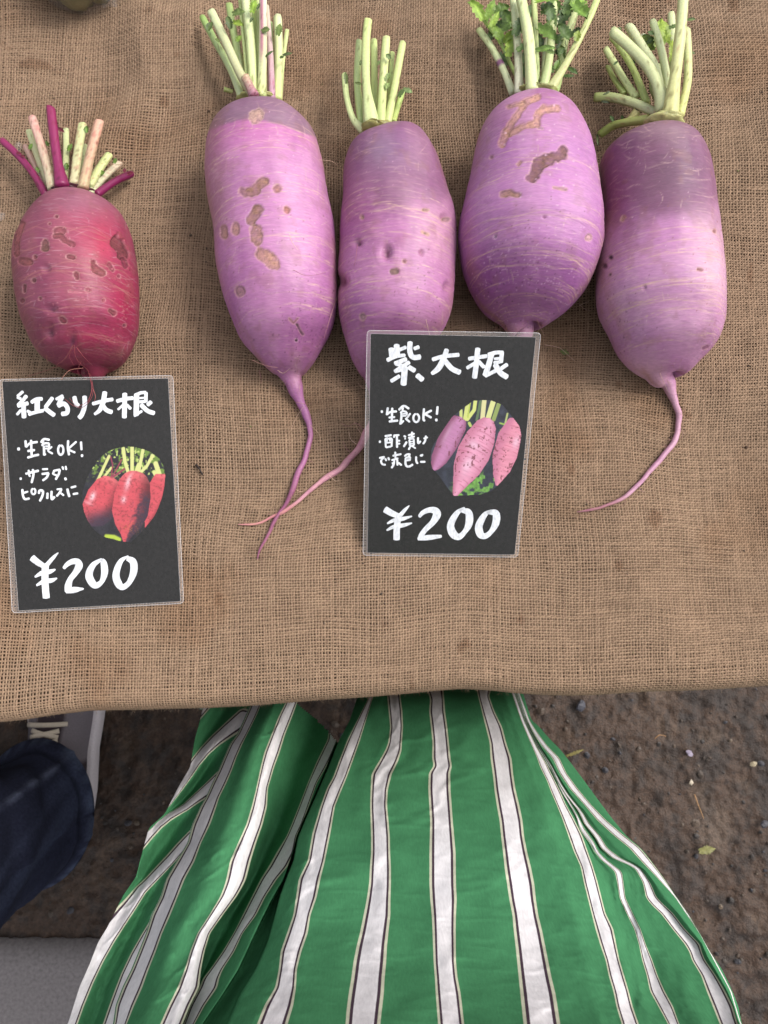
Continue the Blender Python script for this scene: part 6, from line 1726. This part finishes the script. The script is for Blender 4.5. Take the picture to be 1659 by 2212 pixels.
def build_photographer():
    x, y = -0.005, -0.40
    J = [(x, y, 0.90), (x, y, 1.02), (x - 0.085, y, 0.86), (x + 0.085, y, 0.86), (x - 0.09, y + 0.01, 0.48), (x + 0.09, y + 0.01, 0.48), (x - 0.09, y - 0.02, 0.09), (x + 0.09, y - 0.02, 0.09),
         (x - 0.09, y + 0.06, 0.045), (x + 0.09, y + 0.06, 0.045), (x - 0.09, y + 0.15, 0.03), (x + 0.09, y + 0.15, 0.03)]
    Ed = [(0, 1), (0, 2), (0, 3), (2, 4), (3, 5), (4, 6), (5, 7), (6, 8), (7, 9), (8, 10), (9, 11)]
    Rr = [0.095, 0.11, 0.075, 0.075, 0.052, 0.052, 0.036, 0.036, 0.036, 0.036, 0.026, 0.026]
    p = skin_body('person', J, Ed, Rr, 'standing person in a green and white striped long skirt in front of the table')
    V, S, c = skirt_mesh()
    nr, nc = V.shape[:2]
    F = grid_faces(nr, nc, True)
    px, py = proj(V)
    fx = px.ravel()[F].mean(1); fy = py.ravel()[F].mean(1); fs = S.ravel()[F]
    smin, smax = fs.min(1), fs.max(1)
    # the hem of the wind-blown side ends in the air, clear of the front panel
    hem = np.interp(fy, [1440, 1518, 1540, 1570, 1602, 1612], [632, 640, 668, 700, 727, 738])
    gap = (smin > 1.22) & (smax < 2.61) & (fx > hem) & (fy < 1606)
    back = (smin >= 10.9) & (np.repeat(np.arange(nr - 1), nc) < 62)
    F = F[~(gap | back)]
    me = mesh_np('skirt', V, np.ascontiguousarray(F), c.reshape(-1, 3), attrs={'stripe': S})
    s = add('skirt', me, M_LINEN, p)


build_photographer()

# ------------------------------------------------------------------ second person: jeans and trainers, at the left edge
def loft(rings, closed_caps=True):
    rings = np.asarray(rings, float)
    nr, nc = rings.shape[:2]
    F = [tuple(q) for q in grid_faces(nr, nc, True)]
    V = rings.reshape(-1, 3)
    if closed_caps:
        n = len(V); V = np.vstack([V, rings[0].mean(0), rings[-1].mean(0)])
        for k in range(nc):
            F.append(((k + 1) % nc, k, n)); F.append(((nr - 1) * nc + k, (nr - 1) * nc + (k + 1) % nc, n + 1))
    return V, F


def shoe_outline(t, half):
    """half widths (inner, outer) along the shoe, t=0 heel .. 1 toe"""
    w = np.interp(t, [0, 0.03, 0.1, 0.25, 0.45, 0.62, 0.75, 0.86, 0.94, 0.985, 1.0], [0.0, 0.55, 0.80, 0.86, 0.84, 0.95, 1.0, 0.93, 0.72, 0.40, 0.0])
    return w * half


def build_shoe(parent, heel, ang, mirror=1):
    L, H = 0.300, 0.053
    ca, sa = math.cos(ang), math.sin(ang)

    def place(u, w, z):
        w = w * mirror
        return np.stack([heel[0] + u * sa + w * ca, heel[1] + u * ca - w * sa, z + 0 * u], -1)
    t = np.concatenate([[0, 0.01, 0.03], np.linspace(0.06, 0.94, 30), [0.97, 0.99, 1.0]])
    hw = shoe_outline(t, H)
    bias = 0.003 * np.sin(t * math.pi)
    # sole: thick rubber edge
    def ring(off, z):
        l = place(t * L * (1 + off * 0.2) - off * 0.02, -(hw + off) + bias, np.full_like(t, z)); r = place(t * L * (1 + off * 0.2) - off * 0.02, hw + off + bias, np.full_like(t, z))
        return np.concatenate([l, r[::-1]])
    rings = [ring(0.004, 0.0), ring(0.006, 0.006), ring(0.006, 0.024), ring(0.003, 0.030), ring(0.000, 0.031)]
    V, F = loft(rings)
    sh = empty_part('shoe', parent)
    add('sole', mesh_np('sole', V, F, np.broadcast_to(lin((190, 182, 186)), (len(V), 3))), M_SHOE, sh)
    # upper: domed fabric, lower at the toe
    top = np.interp(t, [0, 0.1, 0.3, 0.5, 0.7, 0.88, 1.0], [0.085, 0.092, 0.094, 0.088, 0.068, 0.054, 0.034])
    ang_ = np.linspace(0, math.pi, 23)
    V = []; C = []
    for i in range(len(t)):
        z = 0.030 + (top[i] - 0.030) * np.sin(ang_) ** 0.75
        w = (hw[i] - 0.003 if hw[i] > 0.004 else hw[i]) * np.cos(ang_) * (1 - 0.12 * np.sin(ang_)) - bias[i]
        V.append(place(np.full_like(ang_, t[i] * L), -w, z))
        k = np.full(len(ang_), 0.0)
        side = np.abs(np.cos(ang_))
        cc = np.broadcast_to(lin((104, 97, 103)), (len(ang_), 3)).copy()
        cc = mixc(cc, lin((50, 40, 45)), (side < 0.52) * (t[i] < 0.70) * 0.95)
        cc = mixc(cc, lin((44, 36, 42)), ((side > 0.86) & (np.cos(ang_) * 1 > 0)) * 0.8)
        cc = mixc(cc, lin((40, 30, 34)), (side > 0.4) * (t[i] < 0.42) * 0.9)
        C.append(cc)
    V = np.array(V); C = np.array(C)
    add('upper', mesh_np('upper', V, np.ascontiguousarray(grid_faces(len(t), len(ang_))), C.reshape(-1, 3)), M_SHOE, sh)
    # laces
    def on_top(tt, w):
        h = float(np.interp(tt, t, top)); hh = float(np.interp(tt, t, hw))
        a = math.acos(np.clip(w / max(hh, 1e-3), -0.95, 0.95))
        return 0.030 + (h - 0.030) * math.sin(a) ** 0.75 + 0.0035
    def lace(p, q):
        pts = []
        for s in np.linspace(0, 1, 9):
            tt = p[0] + (q[0] - p[0]) * s; w = p[1] + (q[1] - p[1]) * s
            pts.append(place(np.array(tt * L), np.array(-w), np.array(on_top(tt, w) + 0.0012 * math.sin(s * 3.14))))
        v, f = tube(np.array(pts).reshape(-1, 3), 0.0036, 7, 0.5)
        add('lace', mesh_np('lace', v, f, np.broadcast_to(lin((186, 174, 160)), (len(v), 3))), M_SHOE, sh)
    lace((0.605, -0.029), (0.60, 0.029))
    for a, b in ((0.575, 0.545), (0.53, 0.495), (0.475, 0.44), (0.42, 0.385)):
        lace((a, -0.020), (b, 0.020)); lace((b, -0.020), (a, 0.020))
    return sh


def empty_part(name, parent):
    o = bpy.data.objects.new(name, None); COL.objects.link(o); o.empty_display_size = 0.02
    o.parent = parent; o.matrix_parent_inverse = parent.matrix_basis.inverted()
    return o


def build_neighbour():
    ank = bp(78, 1766, 0.10)
    hx, hy = ank[0] - 0.02, ank[1] - 0.06
    ax = ank[0]; ay = ank[1]
    ox = -0.26
    J = [(hx - 0.10, hy, 0.92), (hx - 0.10, hy, 1.02), (hx, hy, 0.86), (hx - 0.20, hy, 0.86), (ax - 0.01, ay - 0.02, 0.48), (ax + ox, ay - 0.02, 0.48), (ax, ay - 0.01, 0.08), (ax + ox, ay - 0.01, 0.08),
         (ax - 0.006, ay + 0.05, 0.046), (ax + ox, ay + 0.05, 0.046), (ax - 0.006, ay + 0.12, 0.036), (ax + ox, ay + 0.12, 0.036)]
    Ed = [(0, 1), (0, 2), (0, 3), (2, 4), (3, 5), (4, 6), (5, 7), (6, 8), (7, 9), (8, 10), (9, 11)]
    Rr = [0.09, 0.09, 0.078, 0.078, 0.055, 0.055, 0.034, 0.034, 0.022, 0.022, 0.014, 0.014]
    p = skin_body('person', J, Ed, Rr, 'person in dark blue jeans and grey trainers at the left edge')
    for k, (dx, main) in enumerate(((0.0, True), (ox, False))):
        zs = np.concatenate([[0.098, 0.094, 0.096, 0.116, 0.122], np.linspace(0.128, 0.86, 80)])
        a = np.linspace(0, 2 * math.pi, 120, endpoint=False)
        V = []; C = []
        for i, z in enumerate(zs):
            f = (z - 0.09) / 0.77
            cx = ax + dx - 0.004 + (hx - ax) * f; cy = ay + 0.004 + (hy - ay) * f
            rx = 0.070 + 0.016 * f; ry = 0.090 + 0.004 * f
            if i == 0: rx -= 0.005; ry -= 0.005
            fl_ = 0.016 * max(0.0, 1 - max(0.0, z - 0.094) / 0.05) ** 1.3
            rx += fl_ - 0.004; ry += fl_ - 0.004
            if 1 <= i <= 3: rx += 0.0022; ry += 0.0022
            if i == 4: rx -= 0.001; ry -= 0.001
            fold = 0.006 * np.sin(a * 2 + z * 7 + 1.0) * math.sin(min(f * 6, 1.5)) + 0.007 * (vn(a * 1.6 + 3, z * 14 + a * 0, 860 + k) - 0.5) + 0.003 * (vn(np.cos(a) * 2 + z * 12, np.sin(a) * 2 + 9 + z * 9, 870) - 0.5)
            # creases above the ankle
            fold = fold + 0.0075 * math.exp(-((z - 0.24) / 0.13) ** 2) * (vn(a * 2.0 + z * 9, z * 34 + a * 1.5, 871) - 0.5) * 2
            seam = 0.0030 * np.exp(-((np.angle(np.exp(1j * (a - 0.95))) / 0.05) ** 2)) + 0.0022 * np.exp(-((np.angle(np.exp(1j * (a - 6.0))) / 0.035) ** 2))
            rr = fold * (0 if i < 2 else 1) + seam
            V.append(np.stack([cx + (rx + rr) * np.cos(a), cy + (ry + rr) * np.sin(a), np.full_like(a, z)], -1))
            c = np.broadcast_to(lin((36, 39, 56)), (len(a), 3)).copy()
            fade = fbm(np.cos(a) * 2 + 4, np.sin(a) * 2 + z * 7, 880, 3)
            c = mixc(c, lin((66, 74, 98)), sst(0.58, 0.78, fade) * 0.5)
            c = mixc(c, lin((84, 90, 112)), np.clip(np.exp(-((np.angle(np.exp(1j * (a - 0.95))) / 0.06) ** 2)), 0, 1) * (0.25 + 0.6 * sst(0.35, 0.6, vn(a * 0 + z * 90, a * 0, 3))))
            if i in (1, 2): c = mixc(c, lin((86, 96, 120)), 0.45 * sst(0.3, 0.7, vn(a * 10, a * 0 + z * 80, 5)))
            if i == 4: c = c * 0.45
            C.append(c)
        add('trouser_leg', mesh_np('trouser_leg', np.array(V), np.ascontiguousarray(grid_faces(len(zs), len(a), True)), np.array(C).reshape(-1, 3)), M_DENIM, p)
    heel_w = bp(121, 1818, 0.02)
    build_shoe(p, (heel_w[0], heel_w[1]), R(0.5), 1)
    build_shoe(p, (heel_w[0] + ox, heel_w[1]), R(-8.0), -1)


build_neighbour()

# ------------------------------------------------------------------ bag of vegetables at the top edge, small litter
def build_bag():
    t = empty('vegetable_bag', bp(150, -10, ZT), 'green vegetables in a clear plastic bag cut off by the top edge', 'bag')
    n, m = 22, 30
    th = np.linspace(0.02, math.pi - 0.02, n)[:, None]; ph = np.linspace(0, 2 * math.pi, m, endpoint=False)[None]
    sc = KP * float(depth_of(0, ZT + 0.01))
    for i, (px, py, rx, ry, h) in enumerate([(150, -44, 50, 40, 0.024), (205, -52, 36, 42, 0.020), (105, -70, 44, 44, 0.024)]):
        b = bp(px, py, ZT + h)
        nz = 1 + 0.16 * (vn(th * 3 + i, np.cos(ph) * 2 + np.sin(ph) * 2 + 7, 1500 + i) - 0.5)
        V = np.stack([b[0] + rx * sc * np.sin(th) * np.cos(ph) * nz, b[1] + ry * sc * np.sin(th) * np.sin(ph) * nz, b[2] + h * np.cos(th) * nz + 0 * ph], -1)
        C = 0.6 * lin((128, 118, 66))[None, None] * (0.7 + 0.6 * fbm(th * 4, ph * 3, 1510 + i))[..., None]
        add('vegetable', mesh_np('vegetable', V, grid_faces(n, m, True), C.reshape(-1, 3)), M_STALK, t)
    b = bp(160, -54, ZT + 0.026)
    cr = fbm(th * 5, np.cos(ph) * 3 + 5 + np.sin(ph) * 2.3, 1520, 3)
    nz = 1 + 0.25 * (cr - 0.5)
    V = np.stack([b[0] + 92 * sc * np.sin(th) * np.cos(ph) * nz, b[1] + 49 * sc * np.sin(th) * np.sin(ph) * nz, np.maximum(b[2] + 0.03 * np.cos(th) * nz, ZT + 0.001) + 0 * ph], -1)
    add('plastic_film', mesh_np('plastic_film', V, grid_faces(n, m, True), None, smooth=False), M_PLASTIC, t)
    # crumpled corner of the bag
    X, Y = np.meshgrid(np.linspace(205, 268, 18), np.linspace(-40, 22, 18))
    Z = ZT + 0.003 + 0.012 * fbm(X * 0.09, Y * 0.09, 1530, 3)
    keep = np.hypot((X - 235) / 30, (Y + 12) / 28)
    V = np.array([bp(a, b_, c) for a, b_, c in zip(X.ravel(), Y.ravel(), Z.ravel())])
    F = grid_faces(18, 18)[:, ::-1]
    kf = keep.ravel()[F].mean(1) + 0.3 * (vn(X.ravel()[F].mean(1) * 0.2, Y.ravel()[F].mean(1) * 0.2, 8) - 0.5) < 1.0
    V2 = V; Fk = np.ascontiguousarray(F[kf])
    add('bag_corner', mesh_np('bag_corner', V2, Fk, None, smooth=False), M_PLASTIC, t)


build_bag()


def litter():
    def free_leaf(name, px, py, z, a, l, w, c, seed, label, cat):
        o = leaf(None, px, py, z, a, l, w, c, seed, lift=0.15, name=name)
        tag(o, label, cat)
    free_leaf('leaf_scrap', 1212, 758, on_cloth(1212, 758, 0.0012), -25, 17, 6, (92, 112, 60), 601, 'tiny green leaf scrap on the burlap right of the right price card', 'leaf')
    free_leaf('leaf_scrap', 1512, 1838, 0.006, 15, 30, 9, (122, 130, 84), 603, 'pale green torn leaf lying on the muddy ground', 'leaf')
    free_leaf('leaf_scrap', 1226, 1632, 0.012, 20, 34, 4, (112, 110, 60), 607, 'thin green grass blade on the ground beside the skirt', 'leaf')

    def stick(name, pts, r, c, label, cat):
        W = np.array([bp(x, y, z) for x, y, z in catmull(pts, 12)])
        v, f = tube(W, np.linspace(r, r * 0.5, 12), 6)
        tag(add(name, mesh_np(name, v, f, np.broadcast_to(lin(c), (len(v), 3))), M_HAIR), label, cat)
    stick('twig', [(424, 1004, on_cloth(424, 1004)), (430, 1012, on_cloth(430, 1012, 0.002)), (438, 1026, on_cloth(438, 1026))], 0.0009, (46, 34, 28), 'tiny dark twig on the burlap right of the left price card', 'twig')
    stick('straw', [(1500, 1716, 0.006), (1508, 1738, 0.008), (1520, 1768, 0.005)], 0.0012, (146, 112, 78), 'thin dry straw lying on the ground beside the worn patch', 'straw')
    stick('straw', [(1414, 1596, 0.006), (1424, 1588, 0.008), (1438, 1590, 0.005)], 0.0008, (150, 112, 74), 'short curved straw on the ground right of the skirt', 'straw')

    def bit(name, px, py, z, s, c, label, cat, mat=M_STONE, fl=0.5, seed=0):
        rng = np.random.default_rng(900 + seed)
        b = bp(px, py, z)
        v, f = tube(np.array([[-1, 0, 0], [-0.6, 0.1, 0.05], [0, 0, 0.1], [0.6, -0.1, 0], [1, 0, 0.0]]), [0.25, 0.7, 0.85, 0.6, 0.2], 8, fl)
        v = v * s * (1 + 0.4 * (rng.random((len(v), 1)) - 0.5))
        a = rng.uniform(0, 3)
        v = np.stack([v[:, 0] * math.cos(a) - v[:, 1] * math.sin(a), v[:, 0] * math.sin(a) + v[:, 1] * math.cos(a), v[:, 2]], 1)
        tag(add(name, mesh_np(name, v + b, f, np.broadcast_to(lin(c), (len(v), 3)), smooth=False), mat), label, cat)
    bit('petal', 1489, 1627, 0.004, 0.0055, (136, 126, 142), 'crumpled pale lilac petal on the ground near the table', 'petal', seed=1)
    bit('pebble', 1493, 1690, 0.004, 0.0038, (168, 156, 138), 'small cream pebble on the ground above the dry straw', 'pebble', seed=2)
    bit('wood_chip', 1628, 1650, 0.004, 0.0050, (140, 128, 104), 'pale wood chip on the ground near the right edge', 'chip', seed=3)
    bit('pebble', 1256, 1525, 0.006, 0.0085, (56, 56, 64), 'largest blue grey pebble just below the cloth edge at the right', 'pebble', seed=4)
    bit('pebble', 1652, 1780, 0.006, 0.0065, (52, 50, 56), 'dark grey pebble in the mud at the right edge', 'pebble', seed=5)
    bit('ice_chip', 40, 316, on_cloth(40, 316), 0.0032, (230, 230, 230), 'clear ice chip on the burlap left of the red radish stalks', 'ice', M_PLASTIC, 0.7, 6)
    bit('ice_chip', 3, 468, on_cloth(3, 468), 0.0032, (230, 230, 230), 'clear ice chip on the burlap at the left edge beside the red radish', 'ice', M_PLASTIC, 0.7, 7)


litter()
